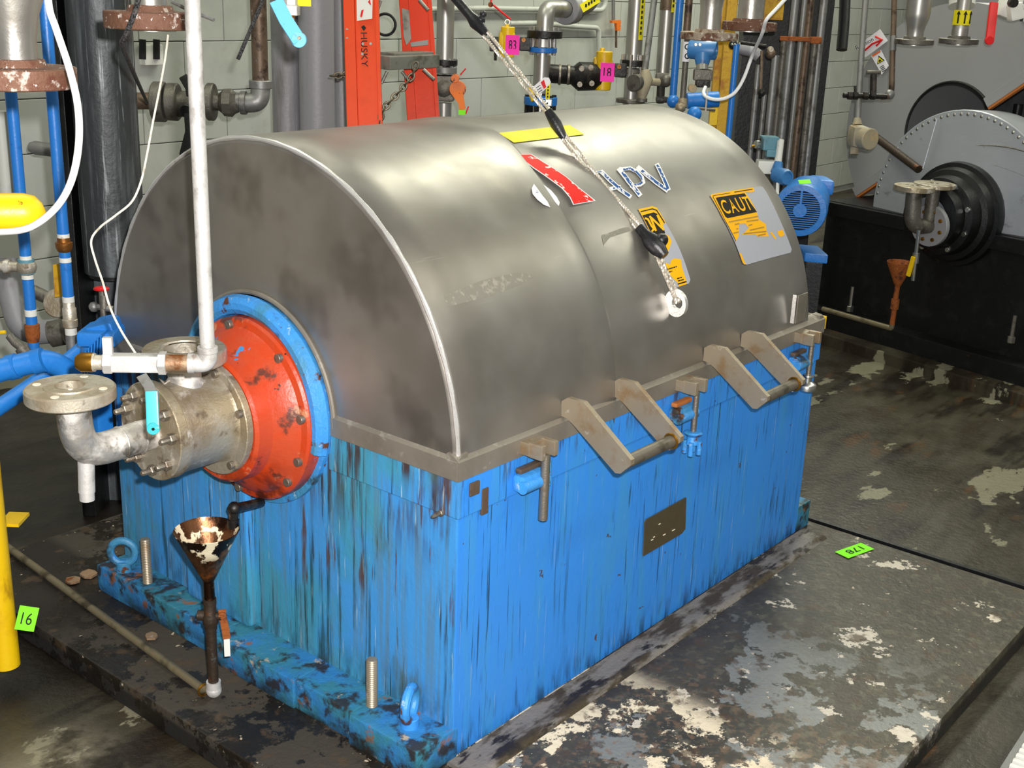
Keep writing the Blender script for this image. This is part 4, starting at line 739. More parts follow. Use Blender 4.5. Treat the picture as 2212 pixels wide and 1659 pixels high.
# ------------------------------------------------------------------ blue drive motor and its pipes behind the machine's left corner
mo = thing('drive_motor', 'blue finned drive motor behind the left corner of the machine', 'motor', P(215, 880, d=3.2))
ma = nrm(V(RW[0, 0], RW[1, 0], 0)); mc = P(205, 790, d=3.15)
fin = MB(); fin.box(P(222, 722, d=3.15), (.10, .12, .04), [ma, np.cross(EZ, ma), EZ], .012); fin.box(P(230, 702, d=3.17), (.07, .12, .03), [nrm(ma + EZ * .25), np.cross(EZ, ma), nrm(EZ - ma * .25)], .008); fin.build('terminal_cover', 'blue_machine', mo)
fin = MB(); fin.tube([P(215, 745, d=3.25), P(205, 800, d=3.25), P(205, 835, d=3.25)], .045, 20); fin.build('housing', 'blue_machine', mo)
for k in range(7):
    a0 = P(184 + k * 6.5, 790 - k * 7, d=3.12 - .004 * k); MB().box(a0, (.0035, .05, .075), [ma, np.cross(EZ, ma), nrm(EZ + ma * .12)]).build('fin', 'blue_machine', mo)
MB().box(P(215, 905, d=3.3), (.05, .06, .22), bevel=.01).build('support_leg', 'blue_machine', mo)
c = thing('blue_hose_pipe', 'fat blue pipe curving down behind the elbow flange at left', 'pipe', P(90, 800, d=3.0))
MB().tube([P(-40, 812, d=2.95), P(28, 792, d=3.0), P(98, 776, d=3.05), P(150, 800, d=3.1), P(190, 860, d=3.15)], .029, 18, .12).build('pipe', 'blue_machine', c)
MB().tube([P(18, 795, d=3.0), P(38, 790, d=3.0)], .032, 18).build('collar', 'blue_machine', c); MB().tube([P(72, 783, d=3.03), P(95, 777, d=3.03)], .0315, 18).build('collar', 'blue_machine', c)
o = MB().tube([P(-40, 905, d=3.0), P(60, 838, d=3.15), P(150, 776, d=3.3), P(192, 742, d=3.35)], .021, 16).build('branch_pipe', 'blue_machine'); tag(o, 'straight blue pipe sloping up under the curved blue pipe', 'pipe')

# ------------------------------------------------------------------ dark column, wall valve, grey pipes
RG = nrm(V(RW[0, 0], RW[1, 0], 0)); FW = nrm(V(RW[0, 2], RW[1, 2], 0))       # level directions: to the right and away from the lens
c0 = P(205, 400, d=3.75); col = thing('steel_column', 'black streaked steel column rising left of the machine', 'column', (c0[0], c0[1], -.06))
cq = P(158, 400, d=3.75)
MB().box((cq[0], cq[1], 1.62), (.045, .16, 3.36), [RG, FW, EZ], .004).build('column_flange', 'black', col)
cq = P(205, 400, d=3.82); MB().box((cq[0], cq[1], 1.62), (.12, .03, 3.36), [RG, FW, EZ], .004).build('column_web', 'column', col)
cp_ = P(238, 400, d=3.72); zb = zat(cp_[0], cp_[1], 585)
bp_ = MB(); bp_.tube([(cp_[0], cp_[1], zb), (cp_[0], cp_[1], 3.3)], .094, 32); bp_ = bp_.build('chalky_pipe', 'column'); tag(bp_, 'wide dark pipe with chalky streaks in front of the black column', 'pipe')
MB().lathe((cp_[0], cp_[1], zb - .012), EZ, [(0, .05), (0, .088), (.014, .088)], 28).build('end_cap', 'black', bp_)
wv = thing('wall_valve_run', 'galvanised pipe run with two dark flanges and a valve against the wall', 'valve', P(440, 260, d=4.5)); DV = 4.5
def wv_(a, b2, r, mt, nm, d=DV, dy=0): MB().tube([P(a[0], a[1], d=d), P(b2[0], b2[1], d=d)], r, 18).build(nm, mt, wv)
wv_((296, 218), (340, 218), .031, 'brownpipe', 'nipple')
def disc(x, y, wpx, rpx, mt, nm, par, d=DV, ax=None):
    ax = RG if ax is None else ax; k = d / FPX; o = MB(); o.ring(P(x, y, d=d) - ax * wpx * k / 2, ax, .004, rpx * k, wpx * k, 32, .004); return o.build(nm, mt, par)
disc(345, 220, 26, 43, 'darkgalv', 'flange', wv); disc(374, 220, 24, 40, 'darkgalv', 'flange', wv)
wv_((384, 226), (450, 222), .046, 'darkgalv', 'valve_body'); disc(456, 220, 16, 40, 'darkgalv', 'flange', wv); wv_((462, 220), (482, 220), .032, 'darkgalv', 'nipple')
c = MB(); c.lathe(P(472, 221, d=DV), RG, [(0, .03), (.012, .04), (.02, .05), (.05, .052), (.062, .04), (.075, .034)], 8); c.build('union_nut', 'darkgalv', wv)
wv_((512, 220), (525, 220), .034, 'galv', 'pipe_collar')
c = MB(); e0, e1 = P(520, 222, d=DV), P(561, 222, d=DV); e2 = P(563, 185, d=DV); c.tube([e0, e1, e2], .036, 18, .06, nb=10); c.cyl(e2 - EZ * .01, EZ, .043, .03, 18); c.cyl(e0, RG, .043, .022, 18); c.build('elbow', 'galv', wv)
MB().tube([(e2[0], e2[1], e2[2]), (e2[0], e2[1], 3.3)], .030, 18).build('riser', 'brownpipe', wv)
c = MB(); strap(c, [P(396, 166, d=4.42), P(410, 190, d=4.42), P(412, 205, d=4.42)], .032, .012, RG); c.build('lever', 'black', wv)
c = MB(); strap(c, [P(408, 240, d=4.4), P(411, 285, d=4.4), P(398, 335, d=4.4)], .036, .012, RG); c.cyl(P(405, 238, d=4.42), -FW, .022, .03, 14); c.build('lever', 'black', wv)
sb = thing('wall_socket', 'white wall socket box behind the hanging rusty flange', 'socket', P(330, 130, d=5.6)); MB().box(P(326, 118, Y=WY - .03), (.1, .05, .09), bevel=.006).build('box', 'white', sb)
for x in (308, 338): MB().tube([P(x, 128, Y=WY - .06), P(x, 85, Y=WY - .06)], .016, 10).build('plug_lead', 'black', sb)
for (x, w2, d, lb) in ((618, 31, 4.9, 'left grey insulated pipe between the brown wall pipe and the ladder'), (684, 38, 4.85, 'widest grey insulated pipe left of the ladder'), (738, 22, 5.0, 'grey insulated pipe half hidden behind the left ladder rail')):
    mb, p, z0, z1 = vpipe(x, 150, d, w2 * d / FPX, None, 420, 24); o = mb.build('insulated_pipe', 'greypipe'); tag(o, lb, 'pipe', 'grey insulated pipes')
# light-blue lever valve dropping in at the top
lvv = thing('ball_valve', 'white fitting with a pale blue lever hanging in at the top, left of the ladder', 'valve', P(625, 55, d=2.7)); q = P(622, 20, d=2.7)
MB().lathe(P(626, 10, d=2.7), -EZ, [(-.2, .018), (0, .018), (.002, .023), (.022, .023), (.024, .016)], 6).build('hex_fitting', 'elbow', lvv); MB().tube([P(624, 30, d=2.7), P(624, 40, d=2.7)], .0135, 14).build('brass_band', 'bronze', lvv); MB().tube([P(624, 38, d=2.7), P(624, 55, d=2.7)], .0125, 14).build('nozzle', 'elbow', lvv)
c = MB(); strap(c, [P(598, 5, d=2.66), P(618, 45, d=2.65), P(646, 88, d=2.64)], .031, .011, RG); c.cyl(P(646, 86, d=2.64) + FW * .006, -FW, .0165, .012, 18); x = c.build('lever', 'cyan', lvv); MB().cyl(P(647, 82, d=2.63), -FW, .004, .006, 10).build('rivet', 'nut', x)
MB().box(P(650, -2, d=2.72), (.045, .004, .03), [RG, FW, EZ]).build('yellow_tag', 'ylabel', lvv)

# ------------------------------------------------------------------ ladder and chain
lad = thing('ladder', 'orange fibreglass stepladder standing behind the machine hood', 'ladder', P(840, 500, d=4.2)); LD = 4.15
def rail2(ptop, pbot, wpx, flpx, mt, dd):
    a, b2 = P(*ptop, d=dd), P(*pbot, d=dd); d_ = nrm(a - b2); a = a + d_ * .9; b2 = b2 - d_ * .9; k = dd / FPX; s_ = RG; n_ = np.cross(d_, s_); c = MB(); L_ = np.linalg.norm(a - b2)
    c.box((a + b2) / 2 + s_ * flpx * k * .5, (L_, (wpx - flpx) * k, .006), [d_, s_, n_], .001)
    c.box((a + b2) / 2 - s_ * (wpx - flpx) * k * .5 - n_ * 0 - FW * .006, (L_, flpx * k, .02), [d_, s_, n_], .004); c.box((a + b2) / 2 + s_ * wpx * k * .5 - FW * .004, (L_, 9 * k, .016), [d_, s_, n_], .003)
    return c.build('rail', mt, lad)
r1 = rail2((778, 0), (786, 262), 72, 24, 'ladder', LD); r2 = rail2((895, 0), (912, 245), 66, 20, 'ladder_red', LD + .25)
def lp(px, py, off=.004, d=LD): return P(px, py, d=d) - FW * off
lb_ = MB(); lb_.prism([lp(*q, .012) for q in ((771, -10), (806, -14), (805, 40), (772, 45))], -FW * .001); lab = lb_.build('rail_label', 'white', r1)
for qs in (((782, 22), (787, 20), (783, 37), (779, 36)), ((796, 4), (800, -2), (803, 12), (799, 8))): MB().prism([lp(*q, .0145) for q in qs], -FW * .0006).build('red_mark', 'red', lab)
textmesh('HUSKY', lambda u, v: lp(794 - 14 * (1 - v) + 2 * u, 70 + 74 * u, .013), 'ink', 'lettering', r1); MB().prism([lp(*q, .013) for q in ((781, 58), (787, 54), (792, 60), (787, 67))], -FW * .0006).build('lettering', 'ink', r1)
for q in ((751, 64), (751, 83), (785, 94), (802, 94), (784, 116)): MB().cyl(lp(*q, .012), -FW, .005, .005, 10).build('rivet', 'alu', r1)
sa, sb2 = P(822, 143, d=LD + .03), P(930, 138, d=LD + .22); sax = rot_axes(sb2 - sa)
st_ = MB(); st_.box((sa + sb2) / 2 + EZ * .012, (np.linalg.norm(sb2 - sa), .09, .045), sax, .004); st_.box((sa + sb2) / 2 + EZ * .038 + FW * .04, (np.linalg.norm(sb2 - sa) * .8, .07, .01), sax, .003); st_.build('step', 'alu', lad)
for a, b2 in (((824, 180), (836, 155)), ((868, 155), (884, 175)), ((915, 150), (938, 172)), ((815, 22), (822, 2)), ((906, 0), (925, 22))): MB().tube([P(*a, d=LD + .1), P(*b2, d=LD + .1)], .006, 8).build('step_brace', 'alu', lad)
st_ = MB(); st_.prism([P(*q, d=LD + .14) for q in ((868, 18), (883, 22), (888, 85), (878, 98), (872, 80))], FW * .01); st_.build('hinge_plate', 'alu', lad); st_ = MB(); st_.prism([P(*q, d=LD + .16) for q in ((886, 92), (925, 86), (925, 97), (888, 101))], FW * .006); st_.build('spreader_band', 'silver', lad)
ch = thing('chain', 'old steel chain hanging from the ladder step', 'chain', P(850, 220, d=LD + .02)); link = None
path = [P(*q, d=LD - .0) for q in ((899, 136), (893, 160), (880, 178), (865, 196), (848, 214), (832, 232), (823, 250), (820, 272))]
cum = [0]
for a, b2 in zip(path[:-1], path[1:]): cum.append(cum[-1] + np.linalg.norm(b2 - a))
nl = int(cum[-1] / .021)
for i in range(nl):
    s_ = (i + .5) * cum[-1] / nl; c_ = V(*[np.interp(s_, cum, [p[k] for p in path]) for k in range(3)]); c2 = V(*[np.interp(s_ + .01, cum, [p[k] for p in path]) for k in range(3)]) + V(0, 0, -1e-6); d_ = nrm(c2 - c_) if np.linalg.norm(c2 - c_) > 1e-5 else -EZ
    nn_ = nrm(np.cross(d_, FW)); ax_ = nn_ if i % 2 else nrm(np.cross(d_, nn_)); MB().torus(c_, ax_, .0095, .0036, 14, 6, (d_, 1.55)).build('link', 'chainm', ch)
for i in range(4): c_ = P(722 + i * 9, 164 - i, d=LD + .1); MB().torus(c_, FW if i % 2 else EZ, .0095, .0036, 14, 6, (RG, 1.5)).build('link', 'chainm', ch)
o = MB().torus(P(832, 53, d=5.2), FW, .044, .006, 32, 8).build('cable_coil', 'rubber'); tag(o, 'loop of black cable on the wall between the ladder rails', 'cable')

# ------------------------------------------------------------------ process pipes along the back wall
def flangeV(mb, p, R, h, nb=6): mb.ring(V(*p), EZ, .01, R, h, 32, .002); return mb
def boltsV(par, p, R, z, n=6, mt='nut', r=.009, h=.05):
    for i in range(n):
        a = i * 2 * math.pi / n + .4; MB().tube([V(p[0] + R * math.cos(a), p[1] + R * math.sin(a), z - h / 2), V(p[0] + R * math.cos(a), p[1] + R * math.sin(a), z + h / 2)], r, 8).build('flange_bolt', mt, par)
def H(px, d): return px * d / FPX
pA = P(962, 60, d=5.4); sA = thing('steel_riser', 'bright steel riser with a black flange, right of the ladder', 'pipe', (pA[0], pA[1], 1.0)); Z = lambda y, p=None: zat((p if p is not None else pA)[0], (p if p is not None else pA)[1], y)
MB().tube([(pA[0], pA[1], Z(128)), (pA[0], pA[1], 3.3)], H(19, 5.4), 20).build('pipe', 'steelpipe', sA)
c = MB(); flangeV(c, (pA[0], pA[1], Z(141)), H(28, 5.4), Z(128) - Z(141)); c.build('flange', 'blackiron', sA); c = MB(); flangeV(c, (pA[0], pA[1], Z(158)), H(27, 5.4), Z(144) - Z(158)); c.build('flange', 'galv', sA); boltsV(sA, pA, H(23, 5.4), Z(143), 6, 'silver', .008, .07)
c = MB(); c.box((pA[0], pA[1], Z(190)), (H(46, 5.4), .09, Z(162) - Z(218)), [RG, FW, EZ], .012); c.sphere((pA[0], pA[1], Z(190)), .06, 16); c.build('valve_body', 'darkgalv', sA)
MB().tube([(pA[0], pA[1], Z(222)), (pA[0], pA[1], Z(262))], H(17, 5.4), 18).build('lower_pipe', 'steelpipe', sA)
c = MB(); c.cyl(P(989, 192, d=5.25), -FW, H(18, 5.2), .02, 20); c.prism([P(*q, d=5.25) for q in ((978, 190), (1000, 196), (1002, 214), (1006, 234), (994, 244), (990, 222), (978, 206))], -FW * .018); c.cyl(P(984, 168, d=5.25), -FW, .018, .05, 12); c.build('lockout_cover', 'tag_orange', sA)
MB().tube([P(994, 162, d=5.2), P(1006, 148, d=5.2)], .003, 6).build('tie', 'red', sA); MB().tube([P(1006, 246, d=5.2), P(1012, 230, d=5.2)], .003, 6).build('tie', 'red', sA)
note(998, 243, 15, 0, 'green', '', 'green note on the orange lockout cover right of the ladder', -FW + EZ * .2, d=5.18, hgt=.7)

pB = P(1170, 160, d=5.6); B = thing('elbow_riser', 'steel elbow riser with a blue-ringed flange below a round grey wall flange', 'pipe', (pB[0], pB[1], 1.0)); dB = 5.6
MB().tube([(pB[0], pB[1], Z(265, pB)), (pB[0], pB[1], Z(108, pB))], H(18, dB), 20).build('pipe', 'steelpipe', B)
c = MB(); flangeV(c, (pB[0], pB[1], Z(113, pB)), H(31, dB), Z(102, pB) - Z(113, pB)); c.build('blue_ring', 'blue_pipe', B)
c = MB(); c.lathe((pB[0], pB[1], Z(101, pB)), EZ, [(0, .0), (0, H(26, dB)), (Z(84, pB) - Z(101, pB), H(24, dB)), (Z(84, pB) - Z(101, pB), 0)], 24); c.build('valve_body', 'steelpipe', B); boltsV(B, pB, H(26, dB), Z(92, pB), 8, 'silver', .008, .11)
c = MB(); pT = (pB[0] + RG[0] * H(3, dB), pB[1] + RG[1] * H(3, dB)); flangeV(c, (pT[0], pT[1], Z(82, pB)), H(38, dB), Z(66, pB) - Z(82, pB)); c.build('flange', 'blackiron', B)
boltsV(B, pT, H(31, dB), Z(66, pB), 6, 'silver', .009, .03)
q0 = V(pT[0], pT[1], Z(66, pB)); q1 = P(1180, 18, d=dB); q2 = P(1226, 20, d=dB + .12); MB().tube([q0, V(q0[0], q0[1], q1[2]), q2], H(18, dB), 20, .13, nb=12).build('elbow', 'steelpipe', B)
fxd = nrm(q2 - V(q0[0], q0[1], q1[2])); c = MB(); c.ring(q2 - fxd * .03, fxd, .04, H(33, dB), .05, 32, .004); c.build('round_flange', 'greypipe', B); c = MB(); c.ring(q2 + fxd * .03, fxd, .04, H(31, dB), .03, 32, .004); c.build('round_flange', 'galv', B)
q3 = q2 + fxd * .05; q4 = P(1270, 10, d=dB + .25); q5 = P(1292, -40, d=dB + .25); MB().tube([q3, q4, q5], H(22, dB), 20, .12).build('outlet_bend', 'steelpipe', B)
lbl = MB(); lbl.prism([P(*q, d=dB + .08) for q in ((1252, 10), (1290, -14), (1297, 4), (1260, 27))], -FW * .002); l_ = lbl.build('yellow_label', 'ylabel', B)
for i in range(5): MB().box(P(1266 + i * 6, 12 - i * 4, d=dB + .075), (H(4, dB), .001, H(7, dB)), [RG, FW, EZ]).build('label_print', 'ink', l_)
def actuator(nm, xa, cx, cy, w, h, dd, label):
    t = thing('yellow_actuator', label, 'valve actuator', P(cx, cy + h / 2, d=dd), 'yellow actuators on black valves'); k = dd / FPX
    c = MB(); c.box(P(cx, cy, d=dd), (w * k, .09, h * k * .72), [RG, FW, EZ], .02); c.cyl(P(cx, cy + h * .48, d=dd), EZ, w * k * .42, h * k * .96, 20); c.cyl(P(cx, cy - h * .48, d=dd), EZ, w * k * .12, h * k * .12, 10); c.build('actuator_body', 'yellow', t); return t
a1 = actuator('', 0, 1095, 92, 36, 66, 5.5, 'yellow valve actuator with a pink note marked 83, left of the elbow riser')
for x0, x1, hh in ((1058, 1086, 30), (1122, 1146, 28)): MB().box(P((x0 + x1) / 2, 95, d=5.55), (H(x1 - x0, 5.55), .08, H(hh, 5.55)), [RG, FW, EZ], .006).build('clamp_block', 'blackiron', a1)
MB().tube([P(1070, 108, d=5.5), P(1070, 130, d=5.5)], .007, 8).build('pin', 'black', a1); MB().cyl(P(1131, 86, d=5.5), -FW, .010, .02, 12).build('plug', 'bronze', a1); MB().torus(P(1096, 48, d=5.5), FW, .011, .003, 16, 6).build('ring', 'wire', a1)
note(1107, 97, 30, 0, 'pink', '83', 'bright pink note marked 83 on the left yellow actuator', -FW, d=5.42, hgt=1.35, tilt=.6)
a2 = actuator('', 0, 1301, 154, 42, 84, 5.7, 'yellow valve actuator with a pink note marked 18, on the black flanged pipe')
c = MB(); ax_ = RG; c.tube([P(1180, 158, d=5.62), P(1240, 163, d=5.66)], H(20, 5.6), 20); c.build('spool_piece', 'blackiron', a2)
for x in (1206, 1225): c = MB(); c.ring(P(x, 161, d=5.64), RG, .02, H(22, 5.6), .012, 28); c.build('spool_rib', 'nut', a2)
c = MB(); c.tube([P(1236, 164, d=5.66), P(1250, 165, d=5.66), P(1292, 165, d=5.7)], [H(20, 5.6), H(31, 5.6), H(30, 5.6)], 12); c.build('bolted_flange', 'blackiron', a2)
for q in ((1256, 148), (1252, 182), (1276, 146), (1278, 180)): MB().cyl(P(*q, d=5.5), -FW, .013, .02, 8).build('flange_bolt', 'nut', a2)
MB().box(P(1340, 152, d=5.7), (H(26, 5.7), .07, H(28, 5.7)), [RG, FW, EZ], .006).build('clamp_block', 'blackiron', a2); MB().cyl(P(1337, 144, d=5.6), -FW, .010, .02, 12).build('plug', 'bronze', a2)
note(1312, 156, 30, 0, 'pink', '18', 'bright pink note marked 18 on the right yellow actuator', -FW, d=5.6, hgt=1.3, tilt=.6)
# tag, blue low flange and yellow tape beside the elbow riser
bf = thing('blue_flange', 'blue flange low on the elbow riser just above the hood', 'flange', P(1165, 225, d=5.5)); c = MB(); pf = P(1168, 212, d=5.5); c.ring(pf - EZ * .03, EZ, .04, H(36, 5.5), .036, 28); c.build('ring', 'blue_pipe', bf); boltsV(bf, pf, H(30, 5.5), pf[2] - .03, 6, 'blackiron', .011, .09); MB().box(P(1185, 222, d=5.35), (.03, .02, .03), [RG, FW, EZ], .004).build('lug', 'silver', bf)
tg = thing('danger_tag', 'white danger tag hung on the elbow riser', 'tag', P(1166, 190, d=5.3)); MB().prism([P(*q, d=5.3) for q in ((1150, 189), (1176, 167), (1186, 168), (1190, 178), (1178, 193), (1160, 208))], FW * .003).build('card', 'signwhite', tg); MB().prism([P(*q, d=5.29) for q in ((1168, 178), (1175, 172), (1180, 188), (1175, 192))], FW * .002).build('red_panel', 'red', tg)
for k in range(3): MB().tube([P(1158 + k * 2, 190 + k * 5, d=5.29), P(1167 + k * 2, 184 + k * 5, d=5.29)], .0015, 5).build('printed_line', 'ink', tg)
yt = thing('yellow_label_strip', 'narrow yellow label strip hanging below the black flanged pipe', 'label', P(1185, 230, d=5.35)); MB().prism([P(*q, d=5.35) for q in ((1180, 182), (1189, 180), (1186, 232), (1177, 231))], FW * .004).build('strip', 'ylabel', yt)
for k in range(6): MB().box(P(1184 - k * .3, 188 + k * 7, d=5.34), (H(3, 5.3), .002, H(4.5, 5.3)), [RG, FW, EZ]).build('label_print', 'ink', yt)
c = MB(); c.tube([P(1153, 218, d=5.4), P(1143, 190, d=5.4)], .012, 8); o = c.build('yellow_lever', 'yellow'); tag(o, 'short yellow lever left of the blue flange', 'lever')
def wallpipe(pts, r, label, mt='paint_white', name='wall_conduit', bend=.04, Y=None):
    o = MB().tube([P(*q, Y=Y or WY - .05) for q in pts], r, 12, bend).build(name, mt); return tag(o, label, 'conduit')
wallpipe([(930, 20), (1050, 18), (1200, 21), (1300, 22), (1308, 10), (1308, -60)], .016, 'white painted conduit along the top of the wall')
wallpipe([(1100, 51), (1160, 50), (1230, 56), (1293, 60), (1294, 130)], .016, 'white painted conduit passing behind the elbow riser')
wallpipe([(1325, -60), (1325, 45)], .012, 'short grey conduit dropping to an orange hook', 'galv')
hk = thing('orange_hook', 'small orange clip with a rod on the wall beside the labelled pipe', 'clip', P(1330, 90, Y=WY - .06)); MB().prism([P(*q, Y=WY - .06) for q in ((1317, 44), (1336, 43), (1335, 66), (1328, 66), (1327, 50), (1317, 49))], (0, -.02, 0)).build('clip', 'tag_orange', hk); MB().tube([P(1331, 66, Y=WY - .06), P(1331, 103, Y=WY - .06)], .008, 8).build('rod', 'brownpipe', hk)
rt = thing('red_tie', 'thin red wire hanging from a hook on the wall above the left actuator', 'wire', P(1085, 30, d=5.6)); MB().tube([P(1062, -10, d=5.6), P(1060, 10, d=5.6), P(1067, 12, d=5.6), P(1103, 42, d=5.6)], .005, 6).build('wire', 'red', rt); MB().cyl(P(1060, 10, d=5.6), -FW, .012, .02, 10).build('hook', 'rust', rt)
# two labelled stainless pipes and the thin conduit between them
def bigpipe(px, py, d, rpx, yb, label, lab=None, mt='steelpipe', r2=None):
    mb, p, z0, z1 = vpipe(px, py, d, H(rpx, d), None, yb, 20); t = thing('process_pipe', label, 'pipe', (p[0], p[1], z0), 'stainless process pipes'); mb.build('pipe', mt, t)
    if lab:
        x0, x1, y0, y1 = lab; l_ = MB(); pp = p - FW * (H(rpx, d) * .45); zz0, zz1 = zat(p[0], p[1], y1), (3.0 if y0 is None else zat(p[0], p[1], y0)); A_ = np.linspace(x0, x1, 5); n_ = []
        for a in A_: n_.append(V(p[0], p[1], 0) + (math.sin(a) * RG - math.cos(a) * FW) * (H(rpx, d) + .002))
        for i in range(4): l_.prism([V(n_[i][0], n_[i][1], zz0), V(n_[i + 1][0], n_[i + 1][1], zz0), V(n_[i + 1][0], n_[i + 1][1], zz1), V(n_[i][0], n_[i][1], zz1)], FW * .001)
        L2 = l_.build('yellow_label', 'ylabel', t)
        mid_ = (n_[2] + n_[1]) / 2 - FW * .003
        for k in range(9): MB().box(V(mid_[0], mid_[1], zz0 + .03 + .024 * k), (H(4, d), .002, .014), [RG, FW, EZ]).build('label_print', 'ink', L2)
    return t, p
t3, p3 = bigpipe(1372, 60, 5.8, 18, 134, 'stainless pipe with a long yellow label, above a bolted flange', (.35, 1.15, None, 85))
zf = zat(p3[0], p3[1], 143); c = MB(); c.ring((p3[0] + RG[0] * .01, p3[1], zf), EZ, .02, H(29, 5.8), .03, 32); c.build('flange', 'blackiron', t3); boltsV(t3, p3, H(23, 5.8), zf + .0, 6, 'silver', .009, .11)
zf2 = zat(p3[0], p3[1], 158); c = MB(); c.ring((p3[0], p3[1], zf2), EZ, .02, H(25, 5.8), .022, 32); c.build('flange', 'darkgalv', t3)
MB().tube([(p3[0], p3[1], zat(p3[0], p3[1], 235)), (p3[0], p3[1], zf2)], H(16, 5.8), 18).build('lower_pipe', 'steelpipe', t3); c = MB(); c.ring((p3[0], p3[1], zat(p3[0], p3[1], 222)), EZ, .02, H(32, 5.8), .02, 28); c.build('flange', 'darkgalv', t3)
t4, p4 = bigpipe(1436, 90, 5.9, 15, 158, 'stainless pipe with a short yellow label, left of the blue pipe', (.5, 1.3, None, 26)); MB().lathe((p4[0], p4[1], zat(p4[0], p4[1], 22)), EZ, [(0, H(15.5, 5.9)), (.06, H(15.5, 5.9)), (.061, H(15, 5.9))], 18).build('reddish_band', 'brownpipe', t4)
c = MB(); c.box(P(1430, 166, d=5.85), (H(28, 5.8), .05, H(16, 5.8)), [RG, FW, EZ], .01); c.sphere(P(1438, 175, d=5.75), .03, 12); c.build('clamp', 'darkgalv', t4); MB().tube([P(1428, 180, d=5.85), P(1426, 222, d=5.85)], H(9, 5.8), 12).build('stem', 'blackiron', t4); MB().box(P(1430, 215, d=5.8), (H(26, 5.8), .06, H(12, 5.8)), [RG, FW, EZ], .008).build('base_block', 'blackiron', t4)
co = thing('diaphragm_valve', 'pale cast valve with a slanted conduit, in front of the labelled pipe', 'valve', P(1390, 215, d=5.6)); MB().tube([P(1393, 152, d=5.6), P(1417, -30, d=5.6)], H(7, 5.6), 12).build('conduit', 'galv', co)
c = MB(); c.cyl(P(1376, 178, d=5.55) + RG * -.0, nrm(-FW - RG * .7), H(18, 5.6), .03, 24); c.build('disc', 'darkgalv', co); c = MB(); c.tube([P(1394, 152, d=5.58), P(1396, 172, d=5.58), P(1388, 200, d=5.58), P(1386, 214, d=5.58)], [H(9, 5.6), H(15, 5.6), H(12, 5.6), H(8, 5.6)], 14); c.tube([P(1398, 176, d=5.58), P(1424, 178, d=5.6)], H(8, 5.6), 12); c.build('body', 'boxcast', co); MB().cyl(P(1386, 220, d=5.58), EZ, H(12, 5.6), H(8, 5.6), 12).build('foot_nut', 'darkgalv', co)

# ------------------------------------------------------------------ transmitter, hanging spools and yellow column beyond the hood
def vp_thing(px, py, d, rpx, y0, y1, mt, name, label, cat='pipe', group=None, seg=14):
    mb, p, z0, z1 = vpipe(px, py, d, H(rpx, d), y0, y1, seg); o = mb.build(name, mt); tag(o, label, cat, group); return o, p
o, pb1 = vp_thing(1461, 110, 5.6, 8, None, 212, 'blue_pipe', 'blue_riser', 'blue pipe ending in a round blue cap above the hood crown'); MB().sphere(P(1454, 219, d=5.58), H(14, 5.6), 16).build('round_cap', 'blue_pipe', o)
o, pw = vp_thing(1484, 60, 5.2, 8, None, 75, 'brownpipe', 'stained_riser', 'brown-stained pipe running up behind the left hanging flange')
gp_ = thing('instrument_riser', 'thin dark pipe with a white arrow label beside the blue transmitter', 'pipe', P(1478, 210, d=5.2)); mb, p, z0, z1 = vpipe(1479, 160, 5.2, H(6.5, 5.2), 66, 216, 14); mb.build('pipe', 'darkgalv', gp_)
MB().tube([(p[0], p[1], zat(p[0], p[1], 133)), (p[0], p[1], zat(p[0], p[1], 90))], H(8.5, 5.2), 14).build('pipe_label', 'signwhite', gp_)
for y in (101, 121): MB().torus(P(1485, y, d=5.1), -FW, H(5, 5.1), H(1.2, 5.1), 14, 5).build('label_print', 'ink', gp_)
c = MB(); c.tube([P(1475, 214, d=5.2), P(1474, 232, d=5.2)], H(10, 5.2), 14); c.sphere(P(1470, 232, d=5.2), H(12, 5.2), 12); c.build('elbow', 'cast', gp_)
spool(1531, 86, 4.7, H(62, 4.7), H(23, 4.7), H(33, 4.7), 'stainless reducer on a whitish rusty flange, hanging over the blue transmitter', ('spool', 'white_rust'), h1=.11, h2=.22, zh=.028)
spool(1618, 66, 4.9, H(58, 4.9), H(27, 4.9), H(38, 4.9), 'stainless reducer on a brown rusty flange, right of the blue transmitter', h1=.11, h2=.24, zh=.034)
tr = thing('transmitter', 'light blue pressure transmitter under the hanging flange', 'instrument', P(1518, 200, d=5.0)); DT = 5.0
c = MB(); ax_ = nrm(RG * 1 - FW * .35); cc = P(1520, 108, d=DT); c.lathe(cc - ax_ * H(32, DT), ax_, [(0, 0), (0, H(18, DT)), (H(5, DT), H(20, DT)), (H(56, DT), H(20, DT)), (H(60, DT), H(18, DT)), (H(60, DT), H(12, DT)), (H(52, DT), H(11, DT)), (H(52, DT), 0)], 28); c.tube([P(1518, 118, d=DT), P(1517, 140, d=DT)], [H(20, DT), H(14, DT)], 20); c.build('housing', 'instr_blue', tr)
for x in (1502, 1511): MB().cyl(P(x, 96, d=DT - .08), -FW, H(3.5, DT), .015, 8).build('plug_screw', 'silver', tr)
MB().tube([P(1517, 136, d=DT), P(1517, 152, d=DT)], H(13, DT), 20).build('neck', 'steelpipe', tr)
MB().box(P(1518, 162, d=DT), (H(40, DT), .05, H(24, DT)), [RG, FW, EZ], .008).build('manifold_block', 'darkgalv', tr); MB().box(P(1518, 180, d=DT), (H(30, DT), .06, H(16, DT)), [RG, FW, EZ], .006).build('manifold_block', 'blackiron', tr)
MB().cyl(P(1494, 190, d=DT), -FW, H(9, DT), .04, 14).build('vent_cap', 'boxcast', tr)
